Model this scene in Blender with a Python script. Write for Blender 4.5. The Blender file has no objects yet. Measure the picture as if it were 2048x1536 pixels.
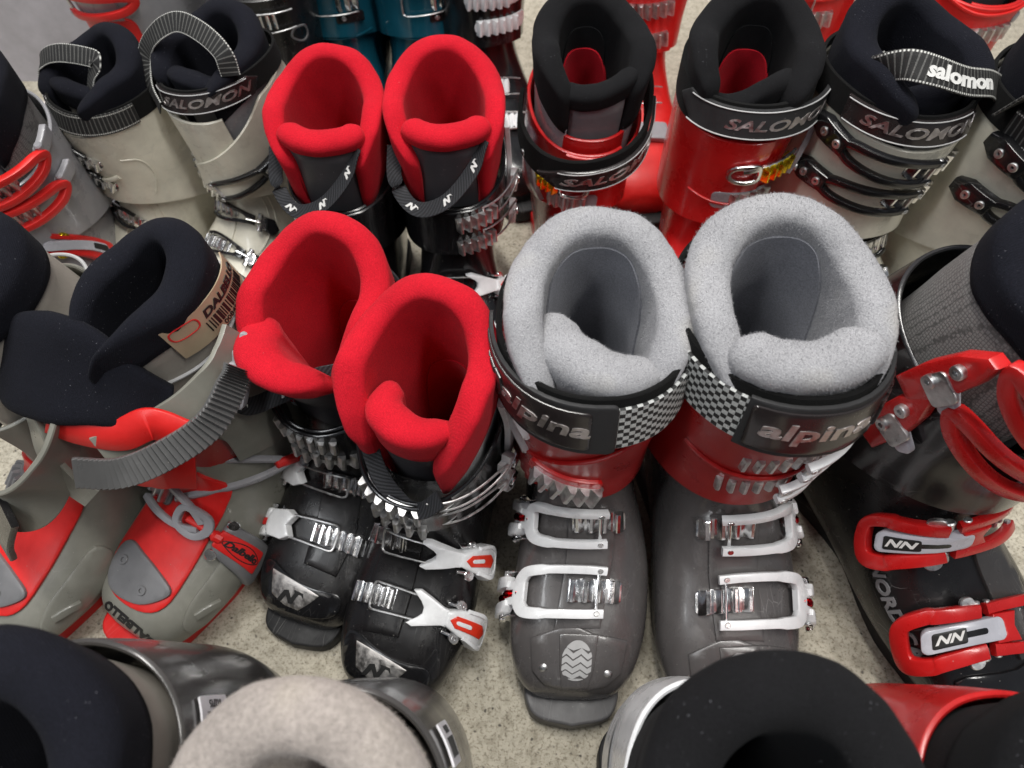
import bpy, bmesh, math, random
from mathutils import Vector, Matrix, noise
PI = math.pi
R = math.radians
C = bpy.context.scene.collection
scene = bpy.context.scene

# ------------------------------------------------------------------ camera
F, CX, CY, H, PITCH = 1420.0, 1024.0, 768.0, 0.66, R(56)
cam = bpy.data.cameras.new('camera'); cam_o = bpy.data.objects.new('camera', cam); C.objects.link(cam_o)
cam.sensor_width = 36; cam.lens = F / 2048 * 36
cam_o.location = (0, 0, H); cam_o.rotation_euler = (PI/2 - PITCH, 0, 0)
cam.clip_start = 0.01; cam.clip_end = 60
cam.dof.use_dof = True; cam.dof.focus_distance = 0.52; cam.dof.aperture_fstop = 8.0
scene.camera = cam_o
SP, CP = math.sin(PITCH), math.cos(PITCH)

def at(px, py, z):
    """world point that stands at height z and is seen at photo pixel px,py"""
    u, v = (px-CX)/F, (py-CY)/F
    d = (H-z)/(SP+v*CP)
    return Vector((u*d, d*(CP-v*SP), z))

# ------------------------------------------------------------------ world and lamps
w = bpy.data.worlds.new('World'); scene.world = w; w.use_nodes = True
w.node_tree.nodes['Background'].inputs[0].default_value = (0.80, 0.86, 1.0, 1)
w.node_tree.nodes['Background'].inputs[1].default_value = 0.19

def area(name, loc, size, energy, col, target):
    l = bpy.data.lights.new(name, 'AREA'); l.shape = 'RECTANGLE'; l.size, l.size_y = size
    l.energy = energy; l.color = col
    o = bpy.data.objects.new(name, l); C.objects.link(o); o.location = loc
    d = Vector(target) - Vector(loc)
    o.rotation_euler = d.to_track_quat('-Z', 'Y').to_euler()
    return o
area('ceiling_lamp_light', (-0.35, 0.95, 2.3), (0.20, 1.7), 53, (1.0, 0.975, 0.93), (-0.2, 0.5, 0))
area('ceiling_lamp_light', (0.65, -0.15, 2.3), (0.18, 1.6), 31, (1.0, 0.975, 0.93), (0.1, 0.4, 0))
area('ceiling_lamp_light', (-1.1, -0.5, 2.3), (0.18, 1.6), 20, (0.96, 0.98, 1.0), (0.0, 0.3, 0))

vs = scene.view_settings
vs.view_transform = 'Standard'; vs.look = 'None'; vs.exposure = 0.0; vs.gamma = 1.0; vs.use_curve_mapping = False

# ------------------------------------------------------------------ materials
MATS = {}
def nt(name):
    m = bpy.data.materials.new(name); m.use_nodes = True
    return m, m.node_tree.nodes, m.node_tree.links, m.node_tree.nodes['Principled BSDF']
def N(ns, t, **kw):
    n = ns.new(t)
    for k, v in kw.items():
        if k in ('noise_dimensions', 'feature', 'wave_type', 'bands_direction', 'operation', 'data_type', 'blend_type', 'distance'):
            setattr(n, k, v)
        else:
            n.inputs[k].default_value = v
    return n
def ramp(ns, a, b, ca=(0, 0, 0, 1), cb=(1, 1, 1, 1)):
    r = ns.new('ShaderNodeValToRGB'); e = r.color_ramp.elements
    e[0].position, e[0].color, e[1].position, e[1].color = a, ca, b, cb
    return r
def mixc(ns, ln, fac, a, b, mode='MIX'):
    m = ns.new('ShaderNodeMix'); m.data_type = 'RGBA'; m.blend_type = mode
    for sock, v in ((m.inputs[0], fac), (m.inputs[6], a), (m.inputs[7], b)):
        if isinstance(v, (int, float)): sock.default_value = v
        elif isinstance(v, tuple): sock.default_value = v
        else: ln.new(v, sock)
    return m.outputs[2]
def c4(c, k=1.0): return (c[0]*k, c[1]*k, c[2]*k, 1)

def plastic(name, col, rough=0.3, coat=0.0, scuff=0.5, bump=0.15, trans=0.0, sss=0.0):
    if name in MATS: return MATS[name]
    m, ns, ln, b = nt(name)
    tc = ns.new('ShaderNodeTexCoord')
    n1 = N(ns, 'ShaderNodeTexNoise', Scale=28.0, Detail=6.0, Roughness=0.65); ln.new(tc.outputs['Object'], n1.inputs['Vector'])
    mp = ns.new('ShaderNodeMapping'); mp.inputs['Scale'].default_value = (1, 5, 2.2); mp.inputs['Rotation'].default_value = (0.5, 0.9, 0.6)
    ln.new(tc.outputs['Object'], mp.inputs['Vector'])
    n2 = N(ns, 'ShaderNodeTexNoise', Scale=170.0, Detail=4.0, Roughness=0.7); ln.new(mp.outputs[0], n2.inputs['Vector'])
    # thin scratches: distorted voronoi edges, masked in patches
    vo = N(ns, 'ShaderNodeTexVoronoi', feature='DISTANCE_TO_EDGE', Scale=55.0)
    mp2 = ns.new('ShaderNodeMapping'); mp2.inputs['Scale'].default_value = (0.25, 2.4, 0.9); mp2.inputs['Rotation'].default_value = (0.2, 0.5, 1.1)
    nd = N(ns, 'ShaderNodeTexNoise', Scale=9.0, Detail=2.0); ln.new(tc.outputs['Object'], nd.inputs['Vector'])
    va = ns.new('ShaderNodeVectorMath'); va.operation = 'MULTIPLY_ADD'; va.inputs[1].default_value = (0.05, 0.05, 0.05)
    ln.new(nd.outputs['Color'], va.inputs[0]); ln.new(tc.outputs['Object'], va.inputs[2])
    ln.new(va.outputs[0], mp2.inputs['Vector']); ln.new(mp2.outputs[0], vo.inputs['Vector'])
    sr = ramp(ns, 0.0, 0.012, (1, 1, 1, 1), (0, 0, 0, 1)); ln.new(vo.outputs['Distance'], sr.inputs[0])
    n3 = N(ns, 'ShaderNodeTexNoise', Scale=14.0, Detail=3.0); ln.new(tc.outputs['Object'], n3.inputs['Vector'])
    mr = ramp(ns, 0.52, 0.68); ln.new(n3.outputs['Fac'], mr.inputs[0])
    sm = ns.new('ShaderNodeMath'); sm.operation = 'MULTIPLY'; ln.new(sr.outputs[0], sm.inputs[0]); ln.new(mr.outputs[0], sm.inputs[1])
    # colour: slight soil + scratches lighter
    r1 = ramp(ns, 0.35, 0.72, c4(col, 0.86), c4(col, 1.10)); ln.new(n1.outputs['Fac'], r1.inputs[0])
    sc2 = ns.new('ShaderNodeMath'); sc2.operation = 'MULTIPLY'; ln.new(sm.outputs[0], sc2.inputs[0]); sc2.inputs[1].default_value = 0.35*scuff
    lum = (col[0]+col[1]+col[2])/3
    sc = (min(1, col[0]*0.6+0.35), min(1, col[1]*0.6+0.34), min(1, col[2]*0.6+0.33), 1) if lum < 0.35 else (0.30, 0.28, 0.24, 1)
    cc = mixc(ns, ln, sc2.outputs[0], r1.outputs[0], sc)
    # grey dust specks
    vd = N(ns, 'ShaderNodeTexVoronoi', Scale=210.0); ln.new(tc.outputs['Object'], vd.inputs['Vector'])
    dr = ramp(ns, 0.05, 0.13, (1, 1, 1, 1), (0, 0, 0, 1)); ln.new(vd.outputs['Distance'], dr.inputs[0])
    sep = ns.new('ShaderNodeSeparateColor'); ln.new(vd.outputs['Color'], sep.inputs[0])
    gt = ns.new('ShaderNodeMath'); gt.operation = 'GREATER_THAN'; gt.inputs[1].default_value = 1-0.13*scuff; ln.new(sep.outputs[0], gt.inputs[0])
    dm = ns.new('ShaderNodeMath'); dm.operation = 'MULTIPLY'; ln.new(dr.outputs[0], dm.inputs[0]); ln.new(gt.outputs[0], dm.inputs[1])
    dm2 = ns.new('ShaderNodeMath'); dm2.operation = 'MULTIPLY'; ln.new(dm.outputs[0], dm2.inputs[0]); dm2.inputs[1].default_value = 0.4
    cc = mixc(ns, ln, dm2.outputs[0], cc, (0.42, 0.40, 0.36, 1))
    ln.new(cc, b.inputs['Base Color'])
    rr = ns.new('ShaderNodeMapRange'); rr.inputs[1].default_value = 0.3; rr.inputs[2].default_value = 0.75
    rr.inputs[3].default_value = max(0.05, rough*0.75); rr.inputs[4].default_value = min(1, rough*1.6)
    ln.new(n1.outputs['Fac'], rr.inputs[0]); ln.new(rr.outputs[0], b.inputs['Roughness'])
    bp = ns.new('ShaderNodeBump'); bp.inputs['Strength'].default_value = bump; bp.inputs['Distance'].default_value = 0.0006
    ad = ns.new('ShaderNodeMath'); ad.operation = 'SUBTRACT'; ln.new(n2.outputs['Fac'], ad.inputs[0]); ln.new(sm.outputs[0], ad.inputs[1])
    ln.new(ad.outputs[0], bp.inputs['Height']); ln.new(bp.outputs[0], b.inputs['Normal'])
    b.inputs['Coat Weight'].default_value = coat; b.inputs['Coat Roughness'].default_value = 0.08
    if sss:
        b.inputs['Subsurface Weight'].default_value = sss; b.inputs['Subsurface Radius'].default_value = (0.004, 0.003, 0.002)
        b.inputs['Subsurface Scale'].default_value = 1.0
    MATS[name] = m; return m

def fabric(name, col, speck=0.0, scale=900.0, strength=0.5, sheen=0.4, var=0.25, stcol=(0.6, 0.6, 0.6), knit=0.0, soil=0.0):
    if name in MATS: return MATS[name]
    m, ns, ln, b = nt(name)
    tc = ns.new('ShaderNodeTexCoord')
    n1 = N(ns, 'ShaderNodeTexNoise', Scale=scale, Detail=3.0, Roughness=0.7); ln.new(tc.outputs['Object'], n1.inputs['Vector'])
    n2 = N(ns, 'ShaderNodeTexNoise', Scale=22.0, Detail=4.0, Roughness=0.6); ln.new(tc.outputs['Object'], n2.inputs['Vector'])
    r1 = ramp(ns, 0.3, 0.7, c4(col, 1-var), c4(col, 1+var)); ln.new(n1.outputs['Fac'], r1.inputs[0])
    r2 = ramp(ns, 0.3, 0.75, (0.84, 0.84, 0.84, 1), (1.08, 1.08, 1.08, 1)); ln.new(n2.outputs['Fac'], r2.inputs[0])
    cc = mixc(ns, ln, 1.0, r1.outputs[0], r2.outputs[0], 'MULTIPLY')
    if soil:
        n5 = N(ns, 'ShaderNodeTexNoise', Scale=11.0, Detail=3.0); ln.new(tc.outputs['Object'], n5.inputs['Vector'])
        r5 = ramp(ns, 0.55, 0.8, (0, 0, 0, 1), (soil, soil, soil, 1)); ln.new(n5.outputs['Fac'], r5.inputs[0])
        cc = mixc(ns, ln, r5.outputs[0], cc, (0.42, 0.38, 0.27, 1))
    if speck:
        dv_ = ns.new('ShaderNodeVectorMath'); dv_.operation = 'MULTIPLY_ADD'; dv_.inputs[1].default_value = (0.002, 0.002, 0.002); ln.new(n1.outputs['Color'], dv_.inputs[0]); ln.new(tc.outputs['Object'], dv_.inputs[2])
        vd = N(ns, 'ShaderNodeTexVoronoi', Scale=480.0); ln.new(dv_.outputs[0], vd.inputs['Vector'])
        dr = ramp(ns, 0.06, 0.15, (1, 1, 1, 1), (0, 0, 0, 1)); ln.new(vd.outputs['Distance'], dr.inputs[0])
        sep = ns.new('ShaderNodeSeparateColor'); ln.new(vd.outputs['Color'], sep.inputs[0])
        gt = ns.new('ShaderNodeMath'); gt.operation = 'GREATER_THAN'; gt.inputs[1].default_value = 1-speck; ln.new(sep.outputs[0], gt.inputs[0])
        dm = ns.new('ShaderNodeMath'); dm.operation = 'MULTIPLY'; ln.new(dr.outputs[0], dm.inputs[0]); ln.new(gt.outputs[0], dm.inputs[1])
        nk = N(ns, 'ShaderNodeTexNoise', Scale=18.0, Detail=4.0, Roughness=0.7); ln.new(tc.outputs['Object'], nk.inputs['Vector'])
        rk = ramp(ns, 0.47, 0.62); ln.new(nk.outputs['Fac'], rk.inputs[0])
        dmk = ns.new('ShaderNodeMath'); dmk.operation = 'MULTIPLY'; ln.new(dm.outputs[0], dmk.inputs[0]); ln.new(rk.outputs[0], dmk.inputs[1]); dm = dmk
        dm2 = ns.new('ShaderNodeMath'); dm2.operation = 'MULTIPLY'; ln.new(dm.outputs[0], dm2.inputs[0]); dm2.inputs[1].default_value = 0.55
        cc = mixc(ns, ln, dm2.outputs[0], cc, c4(stcol))
    ln.new(cc, b.inputs['Base Color'])
    b.inputs['Roughness'].default_value = 0.95
    b.inputs['Specular IOR Level'].default_value = 0.15
    b.inputs['Sheen Weight'].default_value = sheen; b.inputs['Sheen Roughness'].default_value = 0.5
    b.inputs['Sheen Tint'].default_value = (min(1, col[0]*1.2+.25), min(1, col[1]*1.2+.25), min(1, col[2]*1.2+.25), 1)
    hgt = n1.outputs['Fac']
    if knit:
        mp = ns.new('ShaderNodeMapping'); mp.inputs['Rotation'].default_value = (0.35, 0.2, 0.5); ln.new(tc.outputs['Object'], mp.inputs['Vector'])
        wv = N(ns, 'ShaderNodeTexWave', Scale=knit, Distortion=1.2, Detail=1.0); ln.new(mp.outputs[0], wv.inputs['Vector'])
        ad = ns.new('ShaderNodeMath'); ad.operation = 'MULTIPLY_ADD'; ad.inputs[1].default_value = 0.22
        ln.new(wv.outputs['Fac'], ad.inputs[0]); ln.new(hgt, ad.inputs[2]); hgt = ad.outputs[0]
    bp = ns.new('ShaderNodeBump'); bp.inputs['Strength'].default_value = strength; bp.inputs['Distance'].default_value = 0.0009
    ln.new(hgt, bp.inputs['Height']); ln.new(bp.outputs[0], b.inputs['Normal'])
    MATS[name] = m; return m

def metal(name, col=(0.72, 0.72, 0.72), rough=0.22, bump=0.1):
    if name in MATS: return MATS[name]
    m, ns, ln, b = nt(name)
    b.inputs['Metallic'].default_value = 1.0
    tc = ns.new('ShaderNodeTexCoord')
    n1 = N(ns, 'ShaderNodeTexNoise', Scale=160.0, Detail=5.0, Roughness=0.7); ln.new(tc.outputs['Object'], n1.inputs['Vector'])
    r1 = ramp(ns, 0.35, 0.65, c4(col, 0.75), c4(col, 1.15)); ln.new(n1.outputs['Fac'], r1.inputs[0]); ln.new(r1.outputs[0], b.inputs['Base Color'])
    rr = ns.new('ShaderNodeMapRange'); rr.inputs[1].default_value = 0.3; rr.inputs[2].default_value = 0.7
    rr.inputs[3].default_value = rough*0.7; rr.inputs[4].default_value = rough*1.7
    ln.new(n1.outputs['Fac'], rr.inputs[0]); ln.new(rr.outputs[0], b.inputs['Roughness'])
    bp = ns.new('ShaderNodeBump'); bp.inputs['Strength'].default_value = bump; bp.inputs['Distance'].default_value = 0.0005
    ln.new(n1.outputs['Fac'], bp.inputs['Height']); ln.new(bp.outputs[0], b.inputs['Normal'])
    MATS[name] = m; return m

def uvpattern(name, kind, ca, cb, rough=0.7):
    """webbing, checks, hexagon mesh, carbon weave: patterns woven along the strip's own UV (in metres)"""
    if name in MATS: return MATS[name]
    m, ns, ln, b = nt(name)
    uv = ns.new('ShaderNodeUVMap'); uv.uv_map = 'UVMap'
    if kind == 'check':
        t = ns.new('ShaderNodeTexChecker'); t.inputs['Scale'].default_value = 270.0
        mp = ns.new('ShaderNodeMapping'); mp.inputs['Scale'].default_value = (1.0, 1.2, 1)
        ln.new(uv.outputs[0], mp.inputs[0]); ln.new(mp.outputs[0], t.inputs['Vector'])
        fac = t.outputs['Fac']
        mp3 = ns.new('ShaderNodeMapping'); mp3.inputs['Scale'].default_value = (2.6, 0.8, 1); ln.new(uv.outputs[0], mp3.inputs[0])
        n = N(ns, 'ShaderNodeTexNoise', Scale=700.0, Detail=2.0); ln.new(mp3.outputs[0], n.inputs['Vector'])
    else:
        mp = ns.new('ShaderNodeMapping'); ln.new(uv.outputs[0], mp.inputs[0])
        if kind == 'carbon': mp.inputs['Rotation'].default_value = (0, 0, 0.78)
        t = N(ns, 'ShaderNodeTexWave', Scale=62.0 if kind == 'rib' else 110.0, Distortion=0.25, Detail=1.0)
        ln.new(mp.outputs[0], t.inputs['Vector'])
        rp = ramp(ns, 0.80 if kind == 'rib' else 0.4, 0.92 if kind == 'rib' else 0.6); ln.new(t.outputs['Fac'], rp.inputs[0]); fac = rp.outputs[0]
        if kind == 'rib':
            # pale stitched selvedges: |v| near edge
            sx = ns.new('ShaderNodeSeparateXYZ'); ln.new(uv.outputs[0], sx.inputs[0])
            ab = ns.new('ShaderNodeMath'); ab.operation = 'ABSOLUTE'; ln.new(sx.outputs[1], ab.inputs[0])
            g = ns.new('ShaderNodeMath'); g.operation = 'GREATER_THAN'; g.inputs[1].default_value = 0.0098; ln.new(ab.outputs[0], g.inputs[0])
            g3 = ns.new('ShaderNodeMath'); g3.operation = 'LESS_THAN'; g3.inputs[1].default_value = 0.0112; ln.new(ab.outputs[0], g3.inputs[0])
            t2 = N(ns, 'ShaderNodeTexWave', Scale=130.0); ln.new(uv.outputs[0], t2.inputs['Vector'])
            g2 = ns.new('ShaderNodeMath'); g2.operation = 'MULTIPLY'; ln.new(g.outputs[0], g2.inputs[0]); ln.new(g3.outputs[0], g2.inputs[1])
            g4 = ns.new('ShaderNodeMath'); g4.operation = 'MULTIPLY'; ln.new(g2.outputs[0], g4.inputs[0]); ln.new(t2.outputs['Fac'], g4.inputs[1])
            ml = ns.new('ShaderNodeMath'); ml.operation = 'MULTIPLY'; ml.inputs[1].default_value = 0.13; ln.new(fac, ml.inputs[0])
            mx = ns.new('ShaderNodeMath'); mx.operation = 'MAXIMUM'; ln.new(ml.outputs[0], mx.inputs[0]); ln.new(g4.outputs[0], mx.inputs[1]); fac = mx.outputs[0]
        n = N(ns, 'ShaderNodeTexNoise', Scale=900.0, Detail=2.0); ln.new(uv.outputs[0], n.inputs['Vector'])
    cc = mixc(ns, ln, fac, c4(ca), c4(cb))
    r2 = ramp(ns, 0.25, 0.75, (0.6, 0.6, 0.6, 1), (1.3, 1.3, 1.3, 1)); ln.new(n.outputs['Fac'], r2.inputs[0])
    cc = mixc(ns, ln, 1.0, cc, r2.outputs[0], 'MULTIPLY')
    ln.new(cc, b.inputs['Base Color']); b.inputs['Roughness'].default_value = rough
    ad = ns.new('ShaderNodeMath'); ad.operation = 'ADD'; ln.new(fac, ad.inputs[0]); ln.new(n.outputs['Fac'], ad.inputs[1])
    bp = ns.new('ShaderNodeBump'); bp.inputs['Strength'].default_value = 0.5; bp.inputs['Distance'].default_value = 0.0005
    ln.new(ad.outputs[0], bp.inputs['Height']); ln.new(bp.outputs[0], b.inputs['Normal'])
    MATS[name] = m; return m

def hexmesh(name, ca, cb, sc_=260.0):
    if name in MATS: return MATS[name]
    m, ns, ln, b = nt(name)
    tc = ns.new('ShaderNodeTexCoord')
    v = N(ns, 'ShaderNodeTexVoronoi', feature='DISTANCE_TO_EDGE', Scale=sc_, Randomness=0.25); ln.new(tc.outputs['Object'], v.inputs['Vector'])
    rp = ramp(ns, 0.04, 0.14, c4(ca), c4(cb)); ln.new(v.outputs['Distance'], rp.inputs[0]); ln.new(rp.outputs[0], b.inputs['Base Color'])
    b.inputs['Roughness'].default_value = 0.6
    bp = ns.new('ShaderNodeBump'); bp.inputs['Strength'].default_value = 0.5; bp.inputs['Distance'].default_value = 0.0006
    ln.new(v.outputs['Distance'], bp.inputs['Height']); ln.new(bp.outputs[0], b.inputs['Normal'])
    MATS[name] = m; return m

def floor_material():
    m, ns, ln, b = nt('worn beige concrete')
    tc = ns.new('ShaderNodeTexCoord')
    big = N(ns, 'ShaderNodeTexNoise', Scale=5.0, Detail=6.0, Roughness=0.6); ln.new(tc.outputs['Object'], big.inputs['Vector'])
    mid = N(ns, 'ShaderNodeTexNoise', Scale=85.0, Detail=5.0, Roughness=0.7); ln.new(tc.outputs['Object'], mid.inputs['Vector'])
    fin = N(ns, 'ShaderNodeTexNoise', Scale=330.0, Detail=3.0, Roughness=0.7); ln.new(tc.outputs['Object'], fin.inputs['Vector'])
    r0 = ramp(ns, 0.3, 0.75, (0.44, 0.405, 0.325, 1), (0.53, 0.49, 0.40, 1)); ln.new(big.outputs['Fac'], r0.inputs[0])
    r1 = ramp(ns, 0.30, 0.55, (0.66, 0.64, 0.60, 1), (1.1, 1.1, 1.1, 1)); ln.new(mid.outputs['Fac'], r1.inputs[0])
    c = mixc(ns, ln, 1.0, r0.outputs[0], r1.outputs[0], 'MULTIPLY')
    r2 = ramp(ns, 0.34, 0.50, (0.36, 0.33, 0.28, 1), (1, 1, 1, 1)); ln.new(fin.outputs['Fac'], r2.inputs[0])
    c = mixc(ns, ln, 0.8, c, r2.outputs[0], 'MULTIPLY')
    # dark pits
    nd = N(ns, 'ShaderNodeTexNoise', Scale=120.0, Detail=2.0); ln.new(tc.outputs['Object'], nd.inputs['Vector'])
    va = ns.new('ShaderNodeVectorMath'); va.operation = 'MULTIPLY_ADD'; va.inputs[1].default_value = (0.006, 0.006, 0.006)
    ln.new(nd.outputs['Color'], va.inputs[0]); ln.new(tc.outputs['Object'], va.inputs[2])
    vo = N(ns, 'ShaderNodeTexVoronoi', Scale=150.0); ln.new(va.outputs[0], vo.inputs['Vector'])
    rp = ramp(ns, 0.09, 0.22, (1, 1, 1, 1), (0, 0, 0, 1)); ln.new(vo.outputs['Distance'], rp.inputs[0])
    sep = ns.new('ShaderNodeSeparateColor'); ln.new(vo.outputs['Color'], sep.inputs[0])
    rs = ramp(ns, 0.45, 0.85); ln.new(sep.outputs[0], rs.inputs[0])
    mu = ns.new('ShaderNodeMath'); mu.operation = 'MULTIPLY'; ln.new(rp.outputs[0], mu.inputs[0]); ln.new(rs.outputs[0], mu.inputs[1])
    c = mixc(ns, ln, mu.outputs[0], c, (0.11, 0.10, 0.085, 1))
    # grime stains
    gr = N(ns, 'ShaderNodeTexNoise', Scale=11.0, Detail=7.0, Roughness=0.7); ln.new(tc.outputs['Object'], gr.inputs['Vector'])
    rg = ramp(ns, 0.52, 0.78, (0, 0, 0, 1), (0.38, 0.38, 0.38, 1)); ln.new(gr.outputs['Fac'], rg.inputs[0])
    c = mixc(ns, ln, rg.outputs[0], c, (0.22, 0.20, 0.165, 1))
    ln.new(c, b.inputs['Base Color']); b.inputs['Roughness'].default_value = 0.75
    ad = ns.new('ShaderNodeMath'); ad.operation = 'SUBTRACT'; ln.new(fin.outputs['Fac'], ad.inputs[0]); ln.new(mu.outputs[0], ad.inputs[1])
    ad2 = ns.new('ShaderNodeMath'); ad2.operation = 'ADD'; ln.new(ad.outputs[0], ad2.inputs[0]); ln.new(mid.outputs['Fac'], ad2.inputs[1])
    bp = ns.new('ShaderNodeBump'); bp.inputs['Strength'].default_value = 0.55; bp.inputs['Distance'].default_value = 0.0015
    ln.new(ad2.outputs[0], bp.inputs['Height']); ln.new(bp.outputs[0], b.inputs['Normal'])
    return m

CHROME = metal('polished steel', (0.80, 0.80, 0.80), 0.16)
STEEL = metal('dull aluminium', (0.62, 0.62, 0.62), 0.34)
GREYMETAL = metal('grey painted metal', (0.34, 0.34, 0.35), 0.38)
GOLD = metal('yellow anodised metal', (0.85, 0.66, 0.03), 0.22)
REDMETAL = metal('red anodised metal', (0.45, 0.012, 0.02), 0.15)
BLACKP = plastic('glossy black plastic', (0.010, 0.010, 0.011), 0.17, 0.3, 0.9, 0.12)
BLACKM = plastic('satin black plastic', (0.0085, 0.008, 0.0085), 0.25, 0.1, 1.6, 0.22)
WHITEP = plastic('white plastic', (0.80, 0.81, 0.82), 0.26, 0.2, 0.25, 0.06)
REDP = plastic('red plastic', (0.52, 0.012, 0.012), 0.26, 0.2, 0.5, 0.10)
REDP2 = plastic('bright red plastic', (0.66, 0.017, 0.015), 0.36, 0.0, 0.5, 0.15)
DARKRED = plastic('deep red plastic', (0.33, 0.008, 0.008), 0.3, 0.1, 0.6, 0.1)
CREAM = plastic('cream plastic', (0.68, 0.65, 0.545), 0.27, 0.2, 0.5, 0.10)
SMOKE = plastic('smoky grey plastic', (0.088, 0.082, 0.081), 0.24, 0.25, 1.5, 0.14)
SMOKE2 = plastic('smoky grey sole rubber', (0.10, 0.098, 0.10), 0.45, 0, 0.9, 0.2)
OLIVE = plastic('grey green plastic', (0.225, 0.222, 0.19), 0.34, 0.1, 0.7, 0.14)
DGREY = plastic('dark grey plastic', (0.16, 0.16, 0.165), 0.35, 0, 0.5, 0.15)
CHARC = plastic('charcoal translucent plastic', (0.055, 0.052, 0.05), 0.2, 0.3, 0.9, 0.12)
SILVERP = plastic('silver plastic', (0.30, 0.30, 0.32), 0.26, 0.3, 0.4, 0.1)
TEAL = plastic('teal plastic', (0.008, 0.085, 0.13), 0.15, 0.4, 0.5, 0.1)
TONGUEP = plastic('grey tongue plastic', (0.050, 0.050, 0.056), 0.36, 0, 0.5, 0.1)
TONGUEL = plastic('light grey tongue plastic', (0.16, 0.155, 0.165), 0.3, 0.1, 0.5, 0.1)
LEATHER = plastic('silver imitation leather', (0.31, 0.285, 0.25), 0.45, 0, 0.3, 0.3)
SILLIGHT = plastic('pale silver plastic', (0.50, 0.51, 0.56), 0.25, 0.2, 0.2, 0.05)
RUBBER = plastic('black rubber', (0.014, 0.014, 0.015), 0.6, 0, 1.2, 0.3)
REDF = fabric('red fleece', (0.50, 0.0085, 0.020), 0.02, 800, 0.45, 0.10, 0.20, (0.9, 0.4, 0.4), 300)
GREYF = fabric('grey fleece', (0.345, 0.345, 0.36), 0.0, 950, 0.9, 0.25, 0.22, knit=0, soil=0.5)
GREYD = fabric('darker grey felt', (0.24, 0.245, 0.27), 0.0, 800, 0.5, 0.25, 0.25)
NAVYF = fabric('navy black fabric', (0.0075, 0.0080, 0.0125), 0.30, 900, 0.6, 0.04, 0.3, (0.45, 0.45, 0.5), 260)
BLACKF = fabric('black fabric', (0.008, 0.008, 0.009), 0.26, 900, 0.6, 0.05, 0.3, (0.45, 0.45, 0.5))
BEIGEF = fabric('beige fleece', (0.33, 0.295, 0.27), 0.0, 420, 0.9, 0.4, 0.22, soil=0.5)
VELOUR = fabric('black velour', (0.006, 0.006, 0.006), 0.05, 1500, 1.0, 0.10, 0.5, (0.3, 0.3, 0.3))
CHECK = uvpattern('checked webbing', 'check', (0.012, 0.012, 0.012), (0.42, 0.43, 0.42))
RIB = uvpattern('black ribbed webbing', 'rib', (0.009, 0.009, 0.009), (0.70, 0.70, 0.66))
WEB = uvpattern('plain black webbing', 'carbon', (0.006, 0.007, 0.009), (0.024, 0.025, 0.03))
CARBON = hexmesh('grey woven fabric', (0.10, 0.098, 0.095), (0.23, 0.222, 0.215), 430.0)
HEX = hexmesh('silver honeycomb fabric', (0.52, 0.53, 0.54), (0.36, 0.36, 0.37))
PRINTW = plastic('white print', (0.72, 0.72, 0.70), 0.5, 0, 0, 0.05)
PRINTG = plastic('pale grey print', (0.42, 0.42, 0.42), 0.45, 0, 0, 0.05)
PRINTK = plastic('black print', (0.010, 0.010, 0.010), 0.5, 0, 0, 0.05)
PRINTR = plastic('red print', (0.6, 0.02, 0.02), 0.5, 0, 0, 0.05)
PAPER = plastic('paper label', (0.72, 0.71, 0.74), 0.5, 0, 0, 0.05)
TAN = plastic('tan label', (0.42, 0.33, 0.22), 0.4, 0, 0, 0.1)
EMBOSS = plastic('embossed glossy rubber', (0.020, 0.016, 0.016), 0.22, 0.2, 0.1, 0.03)
EMBOSSL = metal('worn silver lettering', (0.55, 0.51, 0.50), 0.40)
MIDGREY = plastic('mid grey plastic', (0.10, 0.10, 0.10), 0.3, 0.2, 0.4, 0.1)

# ------------------------------------------------------------------ mesh helpers
SHEAR = [0.0]
def obj(name, bm, mat, parent=None, smooth=35, label=None):
    if SHEAR[0]:
        for v in bm.verts: v.co.x += SHEAR[0]*(1 - v.co.z/0.325)
    bm.normal_update()
    ca = R(smooth)
    for f in bm.faces: f.smooth = True
    for e in bm.edges:
        if len(e.link_faces) == 2 and e.calc_face_angle(0) > ca: e.smooth = False
    me = bpy.data.meshes.new(name); bm.to_mesh(me); bm.free()
    me.materials.append(mat)
    o = bpy.data.objects.new(name, me); C.objects.link(o)
    if parent: o.parent = parent
    if label: o['label'] = label
    return o

def crom(pts, t):
    n = len(pts)-1
    if t <= 0: 
        return [a+(b-a)*t for a, b in zip(pts[0], pts[1])]
    if t >= n:
        return [a+(a-b)*(t-n) for a, b in zip(pts[n], pts[n-1])]
    i = min(int(t), n-1); f = t-i
    p1, p2 = pts[i], pts[i+1]
    p0 = pts[i-1] if i > 0 else [2*a-b for a, b in zip(p1, p2)]
    p3 = pts[i+2] if i+2 <= n else [2*b-a for a, b in zip(p1, p2)]
    return [0.5*(2*b+(c-a)*f+(2*a-5*b+4*c-d)*f*f+(3*b-a-3*c+d)*f**3) for a, b, c, d in zip(p0, p1, p2, p3)]

def spline(pts, n):
    return [Vector(crom(pts, i/n*(len(pts)-1))) for i in range(n+1)]

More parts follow.
